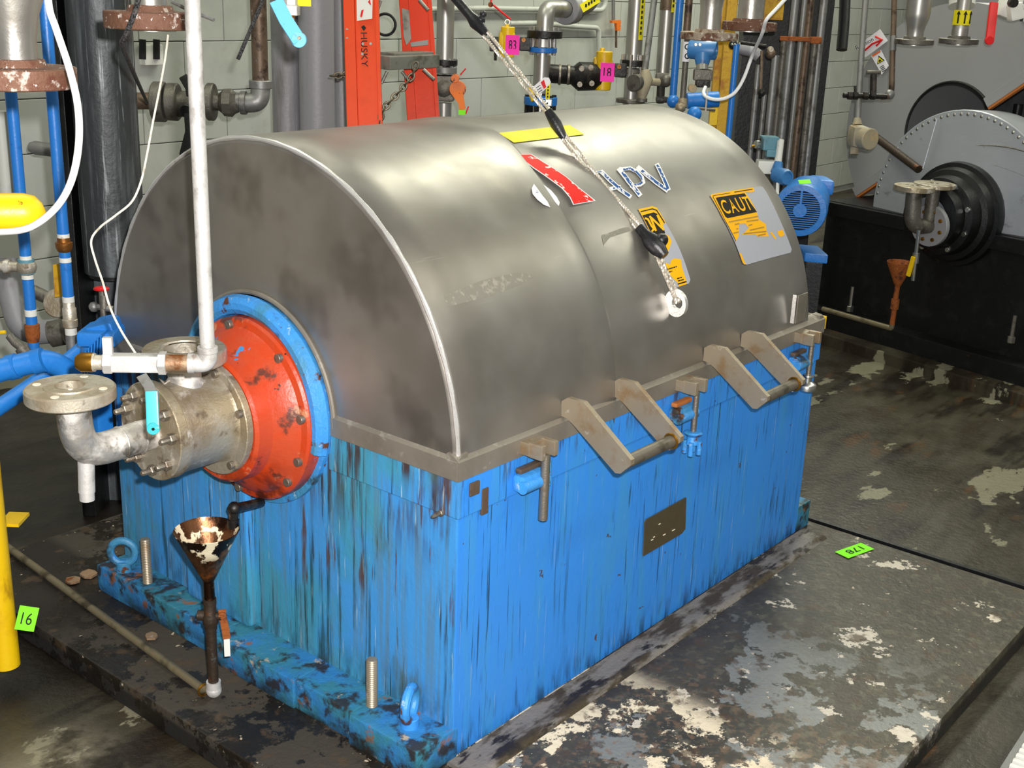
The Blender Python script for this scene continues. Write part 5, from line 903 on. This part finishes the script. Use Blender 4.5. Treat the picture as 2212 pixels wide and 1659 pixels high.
vm = thing('blue_pump', 'blue cylinder lying behind the hood crown beside the yellow column', 'pump', P(1520, 240, d=5.3)); MB().tube([P(1484, 218, d=5.3), P(1552, 214, d=5.3)], H(17, 5.3), 20).build('barrel', 'blue_machine', vm); MB().sphere(P(1500, 246, d=5.2), H(16, 5.2), 14).build('end_dome', 'blue_machine', vm); MB().tube([P(1500, 233, d=5.2), P(1545, 238, d=5.2)], H(3, 5.2), 8).build('tie_rod', 'darkgalv', vm)
cable([(1524, 188, 4.9), (1520, 198, 4.88), (1523, 207, 4.86), (1535, 213, 4.84), (1553, 215, 4.84), (1572, 210, 4.84), (1590, 197, 4.84), (1607, 168, 4.84), (1625, 120, 4.82), (1645, 76, 4.6), (1650, 60, 4.55), (1656, 42, 4.5), (1676, 20, 4.5), (1702, -8, 4.5)], .007, 'white_rubber', 'cable', 'white cable drooping from the transmitter up past the rusty flange', 'cable', 8)
o = MB().tube([P(1528, 193, d=4.85), P(1524, 242, d=4.85)], .0035, 6).build('sample_tube', 'wire'); tag(o, 'thin bright tube hanging below the blue transmitter', 'tube')
yc = thing('yellow_column', 'yellow rust-stained steel column behind the far end of the hood', 'column', (P(1562, 200, d=5.6)[0], P(1562, 200, d=5.6)[1], -.06)); q = P(1564, 200, d=5.65)
MB().box((q[0], q[1], 1.2), (H(22, 5.6), .05, 2.5), [RG, FW, EZ], .003).build('column_face', 'yellow_steel', yc); q = P(1545, 200, d=5.72); MB().box((q[0], q[1], 1.2), (H(17, 5.6), .05, 2.5), [RG, FW, EZ], .003).build('column_flange', 'yellow_steel', yc); MB().box(P(1541, 250, d=5.55), (H(17, 5.5), .03, H(40, 5.5)), [RG, FW, EZ], .003).build('gusset', 'yellow', yc)
o, q = vp_thing(1582, 200, 5.3, 6.5, 95, 340, 'blue_pipe', 'blue_riser', 'slim blue pipe in front of the yellow column'); c = MB(); c.sphere(P(1584, 97, d=5.28), H(10, 5.3), 12); c.build('top_fitting', 'blackiron', o)
for x in (1581, 1587): MB().sphere(P(x, 96, d=5.2), H(2.6, 5.2), 8).build('bright_stud', 'silver', o)
o, q = vp_thing(1585, 0, 5.6, 4, None, 30, 'blue_pipe', 'blue_riser', 'short blue pipe end between the two hanging reducers')
q = P(1607, 200, d=5.9); o = MB().box((q[0], q[1], 1.0), (H(36, 5.9), .12, 2.1), [RG, FW, EZ], .004).build('black_column', 'black'); tag(o, 'black steel column just right of the slim blue pipe', 'column')
q = P(1570, 0, d=5.9); o = MB().box((q[0], q[1], 2.2), (H(34, 5.9), .12, 1.3), [RG, FW, EZ], .004).build('black_duct', 'black'); tag(o, 'black steel section between the two hanging reducers', 'duct')
q = P(1668, 20, d=5.9); o = MB().box((q[0], q[1], 2.1), (H(42, 5.9), .10, 1.1), [RG, FW, EZ], .004).build('yellow_beam', 'yellow_steel'); tag(o, 'dull yellow upright right of the brown rusty flange', 'beam')
gv = thing('grey_vessel_bracket', 'grey rounded bracket and pipe behind the slim blue pipe', 'bracket', P(1620, 110, d=5.5)); MB().tube([P(1594, 104, d=5.6), P(1625, 110, d=5.6), P(1640, 122, d=5.6)], H(13, 5.6), 16, .05).build('arm', 'greypipe', gv); MB().tube([P(1600, 92, d=5.5), P(1655, 100, d=5.5)], H(4, 5.5), 10).build('dark_rod', 'blackiron', gv)
# bank of vertical conduits
for i, (x, y, d, r, y0, y1, mt, lb) in enumerate(((1629, 240, 5.6, 6, 140, 430, 'galv', 'short grey conduit in the pipe bank, leftmost below the grey bracket'), (1647, 250, 5.8, 5.5, 205, 430, 'galv', 'grey conduit second from the left in the pipe bank'),
    (1663, 250, 5.6, 8, 120, 430, 'galv', 'grey conduit directly above the teal instrument box'), (1683, 200, 5.7, 7, 80, 470, 'darkgalv', 'dark conduit third from the left in the pipe bank'), (1703, 150, 5.5, 8, None, 470, 'galv', 'light grey conduit in the middle of the pipe bank'),
    (1723, 150, 5.7, 6, None, 470, 'galv', 'grey conduit right of the middle in the pipe bank'), (1736, 150, 5.6, 7.5, None, 470, 'brownpipe', 'brown-stained conduit in the pipe bank'), (1749, 200, 5.5, 7, 85, 470, 'darkgalv', 'dark conduit second from the right in the pipe bank'), (1764, 150, 5.5, 8, None, 470, 'galv', 'rightmost conduit of the pipe bank, beside the grey guard'))):
    vp_thing(x, y, d, r, y0, y1, mt, 'bank_conduit', lb, 'conduit', 'conduits in the pipe bank')
q = P(1708, 100, d=6.1); o = MB().box((q[0], q[1], 1.3), (H(160, 6.1), .1, 2.8), [RG, FW, EZ], .004).build('dark_channel', 'black'); tag(o, 'black channel behind the bank of conduits', 'channel')
br = thing('rusty_bracket', 'rusty clamp bracket across the conduits', 'bracket', P(1740, 85, d=5.4)); MB().box(P(1720, 84, d=5.42), (H(70, 5.4), .02, H(9, 5.4)), [RG, FW, EZ], .002).build('strap', 'rust', br); MB().box(P(1762, 87, d=5.38), (H(24, 5.4), .03, H(14, 5.4)), [RG, FW, EZ], .004).build('clamp', 'rust', br)
dv = thing('dark_valve_stem', 'dark valve stem with a handwheel in front of the pipe bank', 'valve', P(1660, 160, d=5.4)); MB().tube([P(1646, 110, d=5.4), P(1643, 200, d=5.4)], H(3.5, 5.4), 8).build('stem', 'brownpipe', dv); MB().sphere(P(1665, 116, d=5.4), H(11, 5.4), 12).build('bonnet', 'brownpipe', dv); MB().sphere(P(1645, 200, d=5.4), H(9, 5.4), 10).build('seat', 'blackiron', dv); MB().cyl(P(1663, 106, d=5.35), -FW, H(6, 5.3), .03, 12).build('cap', 'cast', dv)
# flow instruments in front of the bank
ins = thing('flow_transmitter', 'teal-grey instrument box with white and blue fittings behind the hood shoulder', 'instrument', P(1660, 350, d=5.0)); DI = 5.0
c = MB(); c.box(P(1661, 310, d=DI), (H(30, DI), .06, H(28, DI)), [RG, FW, EZ], .008); c.box(P(1662, 297, d=DI), (H(36, DI), .07, H(5, DI)), [RG, FW, EZ], .002); c.box(P(1664, 330, d=DI), (H(20, DI), .05, H(16, DI)), [RG, FW, EZ], .006); c.build('box', 'instr_teal', ins)
MB().cyl(P(1640, 312, d=DI), -RG - FW * .4, H(9, DI), H(9, DI), 16).build('cable_gland', 'silver', ins); MB().tube([P(1630, 315, d=DI - .02), P(1624, 316, d=DI - .02)], H(3, DI), 8).build('brass_tip', 'brass', ins)
MB().tube([P(1686, 302, d=DI), P(1684, 318, d=DI), P(1680, 352, d=DI)], [H(8, DI), H(8, DI), H(8, DI)], 14).build('white_sleeve', 'white', ins); MB().sphere(P(1686, 304, d=DI), H(6, DI), 10).build('top_stud', 'darkgalv', ins)
MB().box(P(1654, 360, d=DI), (H(40, DI), .07, H(28, DI)), [RG, FW, EZ], .008).build('white_block', 'white', ins)
wb = thing('blue_flow_meter', 'small round blue instrument above the blue fan motor', 'instrument', P(1682, 395, d=4.9)); c = MB(); a_ = nrm(-FW + RG * .45); c.lathe(P(1678, 378, d=4.95), a_, [(0, 0), (0, H(17, 4.9)), (.06, H(18, 4.9)), (.075, H(15, 4.9)), (.075, H(12, 4.9)), (.068, H(11, 4.9)), (.068, 0)], 24); c.tube([P(1678, 372, d=4.95), P(1682, 350, d=4.95)], [H(14, 4.9), H(9, 4.9)], 16); c.build('case', 'instr_blue', wb); MB().tube([P(1680, 395, d=4.92), P(1679, 420, d=4.92)], H(4, 4.9), 8).build('spigot', 'white', wb)
# fan motor
mt_ = thing('fan_motor', 'blue electric motor with a slotted fan cowl, behind the hood shoulder', 'motor', P(1735, 520, d=5.2)); a_ = nrm(-FW * 1 - RG * .30); cm = P(1728, 455, d=5.15); Rm = H(57, 5.15)
c = MB(); c.lathe(cm, -a_, [(0, Rm * .74), (-.004, Rm * .76), (-.002, Rm * .97), (.012, Rm), (.09, Rm), (.10, Rm * .96), (.34, Rm * .93), (.36, Rm * .8), (.36, 0)], 40); c.build('frame', 'blue_machine', mt_)
MB().cyl(cm - a_ * .012, a_, Rm * .76, .004, 32).build('dark_opening', 'sealblack', mt_)
u_ = nrm(np.cross(EZ, a_)); 
for k in range(-8, 9):
    y = k * Rm * .082; hw = math.sqrt(max(0, (Rm * .76)**2 - y * y))
    MB().box(cm + EZ * y - a_ * .001, (2 * hw, Rm * .034, .006), [u_, EZ, a_]).build('grille_bar', 'blue_machine', mt_)
MB().box(cm + EZ * Rm * .45, (Rm * .08, Rm * .62, .008), [u_, EZ, a_]).build('grille_bar', 'blue_machine', mt_); MB().cyl(cm - u_ * Rm * .0 - a_ * .004, a_, Rm * .26, .010, 24).build('grille_hub', 'blue_machine', mt_)
MB().box(P(1772, 400, d=5.5), (.09, .16, .07), [u_, FW, EZ], .02).build('terminal_box', 'blue_machine', mt_); MB().box(P(1752, 548, d=5.4), (.10, .2, .04), [u_, FW, EZ], .006).build('base_rail', 'blue_machine', mt_)
note(1738, 393, 26, 8, 'green', '', 'green note on top of the blue fan motor', nrm(EZ * .8 - FW * .5), d=5.1, hgt=.5)
bs = thing('motor_stand', 'grimy steel stand under the blue fan motor', 'stand', (P(1745, 640, d=5.3)[0], P(1745, 640, d=5.3)[1], -.06)); q = P(1752, 548, d=5.4); MB().box((q[0], q[1], (q[2] - .08) / 2), (.075, .16, q[2] + .04), [u_, FW, EZ], .006).build('plinth', 'black', bs)

# ------------------------------------------------------------------ the second (black) machine with its hood swung open
TH = math.radians(14); E2X = V(math.cos(TH), -math.sin(TH), 0); E2Y = V(math.sin(TH), math.cos(TH), 0); O2 = P(1768, 715, Z=-.06); O2[2] = 0
def L2(a, b2, z): return O2 - E2Y * a + E2X * b2 + EZ * z
AX2 = [E2X, -E2Y, EZ]
pd2 = MB(); pd2.box(L2(.62, .75, -.045), (1.9, 1.75, .09), AX2, .01); o = struct(pd2.build('trim_3', 'floor')); o['label'] = 'concrete plinth under the black machine'
m2 = thing('black_centrifuge', 'black machine base with a round grey riveted front under an open guard', 'machine', L2(.65, .8, -.02))
MB().box(L2(.62, .85, .31), (1.7, 1.32, .68), AX2, .008).build('body', 'black', m2); MB().box(L2(.62, .84, .61), (1.74, 1.35, .07), AX2, .006).build('top_band', 'black', m2)
MB().box(L2(.62, -.05, .04), (.10, 1.36, .10), AX2, .006).build('foot', 'black', m2)
ca, cz2, Rd = .70, .69, .495; dome = MB(); dome.lathe(L2(ca, .06, cz2), -E2X, [(-.22, Rd - .01), (0, Rd), (.006, Rd - .004), (.02, Rd * .8), (.045, Rd * .5), (.055, .2), (.055, 0)], 64); dome.build('dome_plate', 'dome', m2)
for k in range(40):
    g = math.radians(4 + k * 4.4); p_ = L2(ca - (Rd - .022) * math.cos(g), .056, cz2 + (Rd - .022) * math.sin(g)); MB().sphere(p_ , .010, 8, (1, 1, 1)).build('rivet', 'silver', m2)
# raised seam on the dome and dark weld ripples
sm_ = MB(); sm_.tube([L2(ca - .16 - .02 * t, .028 - .012 * t * 0 - .035 * (1 - (1 - t)) * 0 - .012, cz2 + .44 - .24 * t) + E2X * (-.028 * t) for t in np.linspace(0, 1, 8)], .004, 8); sm_.build('seam', 'dome', m2)
for (z0_, sp) in ((.36, .0), (.26, .6), (.17, 1.2)):
    MB().tube([L2(ca + x, .06 - .055 + .056 * min(1, (math.hypot(x, z0_ * .9) / Rd)**1.3) - .004, cz2 + z0_ * .9 + .03 * math.sin(x * 7 + sp) - .12 * x * x) for x in np.linspace(-.38 + z0_ * .2, .42 - z0_ * .2, 16)], .0035, 6).build('ripple', 'darkgalv', m2)
hub = MB(); hub.lathe(L2(ca + .03, .02, .70), -E2X, [(0, 0), (0, .245), (.02, .25), (.05, .245), (.055, .225), (.09, .215), (.10, .19), (.16, .18), (.17, .15), (.23, .145), (.24, .10)], 48); hub.build('hub_cover', 'black', m2)
for g in (20, 65, 110, 155, 200, 250, 300, 340): MB().cyl(L2(ca + .03 + .165 * math.cos(math.radians(g)), -.14, .70 + .165 * math.sin(math.radians(g))), -E2X, .012, .016, 10).build('hub_bolt', 'silver', m2)
im = thing('black_machine_inlet', 'small grey inlet elbow bolted on the black machine hub', 'pipe fitting', L2(ca, -.3, .6)); hc = atp(2013, 487, L2(0, -.24, 0), E2X)
MB().ring(hc, -E2X, .03, H(42, 6.0), .025, 36).build('inlet_flange', 'greypanel', im)
for g in range(8): MB().cyl(hc - E2X * .025 + .068 * (math.cos(g * .785 + .3) * E2Y + math.sin(g * .785 + .3) * EZ), -E2X, .009, .008, 8).build('bolt', 'brass', im)
ev = hc - E2X * .13; et = atp(1975, 412, ev, E2X); MB().tube([hc, ev + (et - ev) * V(1, 1, 0) * .6, et], .036, 18, .10, nb=10).build('elbow', 'darkgalv', im); MB().ring(et, EZ, .02, H(41, 5.9), .025, 32).build('elbow_flange', 'cast', im)
q = atp(2018, 405, hc - E2X * .02, E2X); MB().ring(q, EZ, .02, H(40, 6.1), .02, 32).build('ring_flange', 'cast', im); MB().tube([q, V(q[0], q[1], hc[2] + .02)], .03, 16).build('neck', 'darkgalv', im)
d0 = atp(1985, 497, ev, E2X); d1 = atp(1972, 606, ev, E2X); MB().tube([d0, d1], .009, 10).build('drain_tube', 'silver', im); MB().tube([d0 * .55 + d1 * .45, d0 * .35 + d1 * .65], .016, 10).build('drain_valve', 'silver', im); c = MB(); strap(c, [atp(1973, 556, ev - E2X * .03, E2X), atp(1962, 595, ev - E2X * .03, E2X)], .02, .012, E2Y); c.build('lever', 'yellow', im)
fn = thing('black_machine_funnel', 'small rusty funnel and pipe in front of the black machine', 'funnel', L2(.4, -.2, -.02)); ft_ = atp(1945, 571, L2(0, -.2, 0), E2X); fb_ = V(ft_[0], ft_[1], atp(1938, 620, ft_, E2X)[2]); f0 = V(ft_[0], ft_[1], atp(1935, 712, ft_, E2X)[2])
c = MB(); c.lathe(fb_, EZ, [(0, .012), (ft_[2] - fb_[2], .062), (ft_[2] - fb_[2] + .012, .064), (ft_[2] - fb_[2] + .012, .06), (.004, .009)], 28); c.build('cone', 'rust', fn); c = MB(); c.tube([fb_, f0 + EZ * .02], .013, 10); c.tube([fb_ - EZ * .06, fb_ - EZ * .11], .02, 10); c.build('stem', 'rust', fn)
MB().tube([f0 + EZ * .02, f0, f0 + (atp(1775, 688, f0, E2X) - f0) * V(1, 1, 0) - EZ * 0.0], .013, 10, .03).build('floor_run', 'floorpipe', fn)
for (x, y0, y1) in ((1836, 618, 668), (2184, 680, 735)):
    a_, b_ = atp(x, y0, L2(0, -.055, 0), E2X), atp(x, y1, L2(0, -.055, 0), E2X); c = MB(); c.tube([V(b_[0], b_[1], a_[2]), b_], .009, 10); c.cyl(b_ - EZ * .012, EZ, .018, .03, 6); c.build('stud', 'silver' if x < 2000 else 'darkgalv', m2)
n_ = note(2212, 560, 34, -4, 'green', 'c', 'green note on the front of the black machine at the right edge', -E2X, d=5.75, hgt=1.2)
# open guard hood: half disc swung up by 37 degrees, shaft cut-out, curved shell behind
AL = math.radians(37.3); gc = L2(.453, .26, 1.035); gu = -E2Y * math.cos(AL) + EZ * math.sin(AL); gv_ = E2Y * math.sin(AL) + EZ * math.cos(AL); GR = .632; CR = .255
gd = thing('open_hood', 'large grey half-round guard hood swung open above the black machine', 'cover', gc)
A_ = np.linspace(0, math.pi, 56); cc0 = gc + gu * .0
outer = [gc - gu * GR * math.cos(a) + gv_ * GR * math.sin(a) for a in A_]; inner = [cc0 - gu * CR * math.cos(a) + gv_ * CR * math.sin(a) for a in A_]
n = len(A_); c = MB(); fs = [(j, j + 1, n + j + 1, n + j) for j in range(n - 1)]; c.add(outer + inner, fs); c.add([p + E2X * .006 for p in outer + inner], fs); c.add(outer + [p + E2X * .006 for p in outer], fs); c.build('end_plate', 'greypanel', gd)
c = MB(); c.add(outer + [p + E2X * 1.25 for p in outer], fs); c.add([p * .995 + gc * .005 for p in outer] + [p * .995 + gc * .005 + E2X * 1.25 for p in outer], fs); c.build('shell', 'greypanel', gd)
c = MB(); c.add([p + E2X * 1.25 for p in outer] + [gc + E2X * 1.25] * n, fs); c.build('back_plate', 'greyinner', gd)
c = MB(); c.tube(inner, .007, 8); c.build('cutout_trim', 'black', gd)
for s0, s1 in ((-GR, -CR), (CR, GR)):
    c = MB(); c.box(gc + gu * (s0 + s1) / 2 + gv_ * .022 - E2X * .012, (abs(s1 - s0), .024, .05), [gu, E2X, gv_], .003); c.build('edge_rail', 'greypanel', gd); c = MB(); c.box(gc + gu * (s0 + s1) / 2 - gv_ * .008 - E2X * .006, (abs(s1 - s0), .03, .012), [gu, E2X, gv_]); c.build('gasket', 'gasket', gd)
pl = L2(0, .255, 0)
def plate(par, nm, mt, qs, off=.002, th=.0015): return MB().prism([atp(*q, pl - E2X * off, E2X) for q in qs], -E2X * th).build(nm, mt, par)
sg = plate(gd, 'direction_sign', 'signwhite', ((1849, 102), (1901, 63), (1918, 88), (1870, 124)), .004)
bl_, br_, tr_, tl_ = [atp(*q, pl - E2X * .006, E2X) for q in ((1851, 108), (1888, 88), (1884, 80), (1847, 100))]
textmesh('Rotation', lambda u, v: (bl_ * (1 - u) + br_ * u) * (1 - v) + (tl_ * (1 - u) + tr_ * u) * v, 'ink', 'lettering', sg)
for st2, w2 in (((1868, 109), (1886, 94), (1904, 86)), 3.5), (((1890, 80), (1906, 86), (1893, 100)), 3.5):
    pass
c = MB()
for qs in (((1868, 109), (1884, 95), (1905, 86)), ((1891, 79), (1906, 86), (1893, 99))): c.tube([atp(*q, pl - E2X * .007, E2X) for q in qs], .0055, 6)
c.build('red_arrow', 'red', sg)
s2 = plate(gd, 'warning_sign', 'signwhite', ((1882, 121), (1903, 108), (1920, 142), (1905, 161)), .004); plate(s2, 'orange_header', 'signorange', ((1884, 119), (1902, 109), (1902.5, 112), (1885, 123)), .006)
plate(s2, 'warning_triangle', 'ink', ((1895, 139), (1898, 120), (1911, 130)), .006); plate(s2, 'yellow_triangle', 'ylabel', ((1896.5, 136.5), (1898.5, 123.5), (1908, 130.5)), .008); plate(s2, 'hand_symbol', 'ink', ((1898, 131), (1901, 128), (1904, 131), (1899, 134)), .010)
for k in range(4): plate(s2, 'printed_line', 'ink', ((1901 + k * 1.5, 145 + k * 3.2), (1909 + k * 1.5, 140 + k * 3.2), (1909.5 + k * 1.5, 141.2 + k * 3.2), (1901.5 + k * 1.5, 146.2 + k * 3.2)), .006)
c = MB(); c.box(atp(1972, 338, L2(0, .02, 0), E2X), (.24, .03, .03), [nrm(atp(1985, 360, L2(0, .0, 0), E2X) - atp(1888, 293, L2(0, .2, 0), E2X)), nrm(np.cross(E2X, EZ)), E2X]); 
pr0, pr1 = atp(1886, 292, L2(0, .10, 0), E2X), atp(1985, 366, L2(0, -.03, 0), E2X); o = MB().tube([pr0, pr0 + (pr1 - pr0) * .55, pr1], .02, 12); o = o.build('prop_rod', 'darkpipe'); tag(o, 'dark prop rod between the beige cast box and the grey dome', 'rod')
# ------------------------------------------------------------------ stand pipes, cast box, spools and the rest at upper right
sp_ = thing('stand_pipe', 'tall spotted pipe ending in a beige cast box before the open guard', 'pipe', P(1850, 330, d=5.4)); MB().tube([P(1853, 255, d=5.4), P(1860, 130, d=5.4), P(1873, -40, d=5.4)], H(6.5, 5.4), 14).build('pipe', 'galv', sp_)
c = MB(); c.box(P(1853, 294, d=5.4), (H(38, 5.4), .12, H(48, 5.4)), [RG, FW, EZ], .03); c.cyl(P(1864, 298, d=5.33), nrm(-FW + RG * .5), H(23, 5.4), .05, 24); c.tube([P(1852, 270, d=5.4), P(1852, 255, d=5.4)], [H(11, 5.4), H(7, 5.4)], 14); c.tube([P(1846, 318, d=5.4), P(1845, 334, d=5.4)], H(9, 5.4), 14); c.build('cast_box', 'boxcast', sp_)
cr = thing('sample_valve', 'brown pipe with an elbow and a small T-handled valve in front of the open guard', 'valve', P(1890, 215, d=5.3)); MB().tube([P(1933, -40, d=5.35), P(1926, 195, d=5.35), P(1922, 208, d=5.35), P(1905, 210, d=5.33)], H(6, 5.35), 12, .03).build('pipe', 'brownpipe', cr); MB().tube([P(1930, 78, d=5.35), P(1929, 110, d=5.35)], H(6.6, 5.35), 12).build('bare_band', 'galv', cr)
c = MB(); c.sphere(P(1922, 204, d=5.35), H(11, 5.35), 12); c.build('elbow', 'galv', cr); MB().tube([P(1822, 206, d=5.3), P(1915, 209, d=5.33)], H(5.5, 5.3), 12).build('cross_pipe', 'blackiron', cr)
for x in (1836, 1848, 1870, 1885): MB().cyl(P(x, 207, d=5.3) - RG * .01, RG, H(9, 5.3), .02, 6).build('fitting', 'blackiron', cr)
MB().tube([P(1886, 205, d=5.3), P(1887, 162, d=5.3)], H(7, 5.3), 12).build('bonnet', 'blackiron', cr); MB().tube([P(1872, 156, d=5.3), P(1902, 156, d=5.3)], H(4.5, 5.3), 10).build('t_handle', 'darkgalv', cr); MB().tube([P(1848, 205, d=5.3), P(1847, 186, d=5.3)], H(3, 5.3), 8).build('vent_pin', 'blackiron', cr)
spool(1974, 96, 5.3, H(41, 5.3), H(17, 5.3), H(26, 5.3), 'stainless reducer hanging before the open guard, left of the arrow-labelled one', ('steelpipe', 'darkgalv'), h1=.05, h2=.13, zh=.022)
ts = spool(2070, 95, 5.3, H(41, 5.3), H(17, 5.3), H(15, 5.3), 'short hanging pipe with a yellow label of black arrows', ('steelpipe', 'darkgalv'), h1=.06, h2=.09, zh=.022)
c0 = P(2070, 95, d=5.3); yz = lambda y: zat(c0[0], c0[1], y); yr = H(18.4, 5.3); yl = MB().tube([(c0[0], c0[1], yz(54)), (c0[0], c0[1], yz(22))], yr, 24).build('arrow_label', 'ylabel', ts)
for k in (-.75, 0, .75):
    dq = nrm(-FW * math.cos(k) + RG * math.sin(k)); sq = nrm(np.cross(EZ, dq)); q = V(c0[0], c0[1], yz(41)) + dq * (yr + .001); hh = H(18, 5.3)
    MB().box(q, (H(3, 5.3), .003, hh), [sq, dq, EZ]).build('arrow', 'ink', yl); qt = q + EZ * hh * .5; MB().prism([qt - sq * H(4.5, 5.3), qt + sq * H(4.5, 5.3), qt + EZ * H(8, 5.3)], dq * .002).build('arrow', 'ink', yl)
MB().tube([P(2078, 12, d=5.3), P(2080, -20, d=5.3)], [H(27, 5.3), H(28, 5.3)], 20).build('white_valve_body', 'white', ts)
c = MB(); strap(c, [P(2147, 8, d=5.1), P(2138, 85, d=5.1)], H(18, 5.1), .018, RG); c.cyl(P(2137, 87, d=5.1) + FW * .009, -FW, H(9.5, 5.1), .018, 16); o = c.build('lever_handle', 'red'); tag(o, 'bright red lever handle hanging at the top right', 'lever')
c = thing('white_cowl', 'white angular plastic fitting at the upper right corner', 'fitting', P(2190, 40, d=5.1)); q = MB(); q.box(P(2178, 15, d=5.15), (H(40, 5.1), .09, H(50, 5.1)), [nrm(RG - EZ * .3), FW, nrm(EZ + RG * .3)], .015); q.box(P(2192, 25, d=5.1), (H(30, 5.1), .07, H(36, 5.1)), [nrm(RG + EZ * .3), FW, nrm(EZ - RG * .3)], .012); q.build('shell', 'white', c); MB().cyl(P(2185, 6, d=5.05), -FW, H(10, 5), .03, 16).build('dark_port', 'blackiron', c)
cable([(2210, 30, 5.6), (2204, 52, 5.7), (2194, 82, 5.8), (2180, 118, 5.9), (2178, 134, 5.9)], .008, 'rubber', 'lead', 'black lead hanging down in front of the right side of the open guard', 'cable', 8)
cable([(1826, -20, 6.2), (1823, 50, 6.2), (1818, 108, 6.2)], .028, 'black', 'black_conduit', 'thick black conduit behind the left edge of the open guard', 'conduit', 12)
bx = thing('wall_outlets', 'grey outlet box with four round sockets on the wall right of the open guard', 'socket', P(2185, 190, d=8.5)); MB().box(P(2182, 194, Y=WY - .05), (.26, .08, .2), bevel=.01).build('box', 'greypipe', bx)
for q in ((2186, 178), (2206, 176), (2186, 196), (2206, 196)): MB().cyl(P(*q, Y=WY - .09), -EY, .028, .012, 14).build('outlet', 'black', bx)
o = MB().tube([P(2143, 190, Y=WY - .06), P(2140, 228, Y=WY - .06)], .03, 10).build('short_conduit', 'darkgalv'); tag(o, 'short dark conduit below the wall outlets', 'conduit')
vp_thing(2198, 240, 6.9, 10, 225, 480, 'black', 'dark_drum_edge', 'black rounded cover behind the grey dome at the right edge', 'cover')
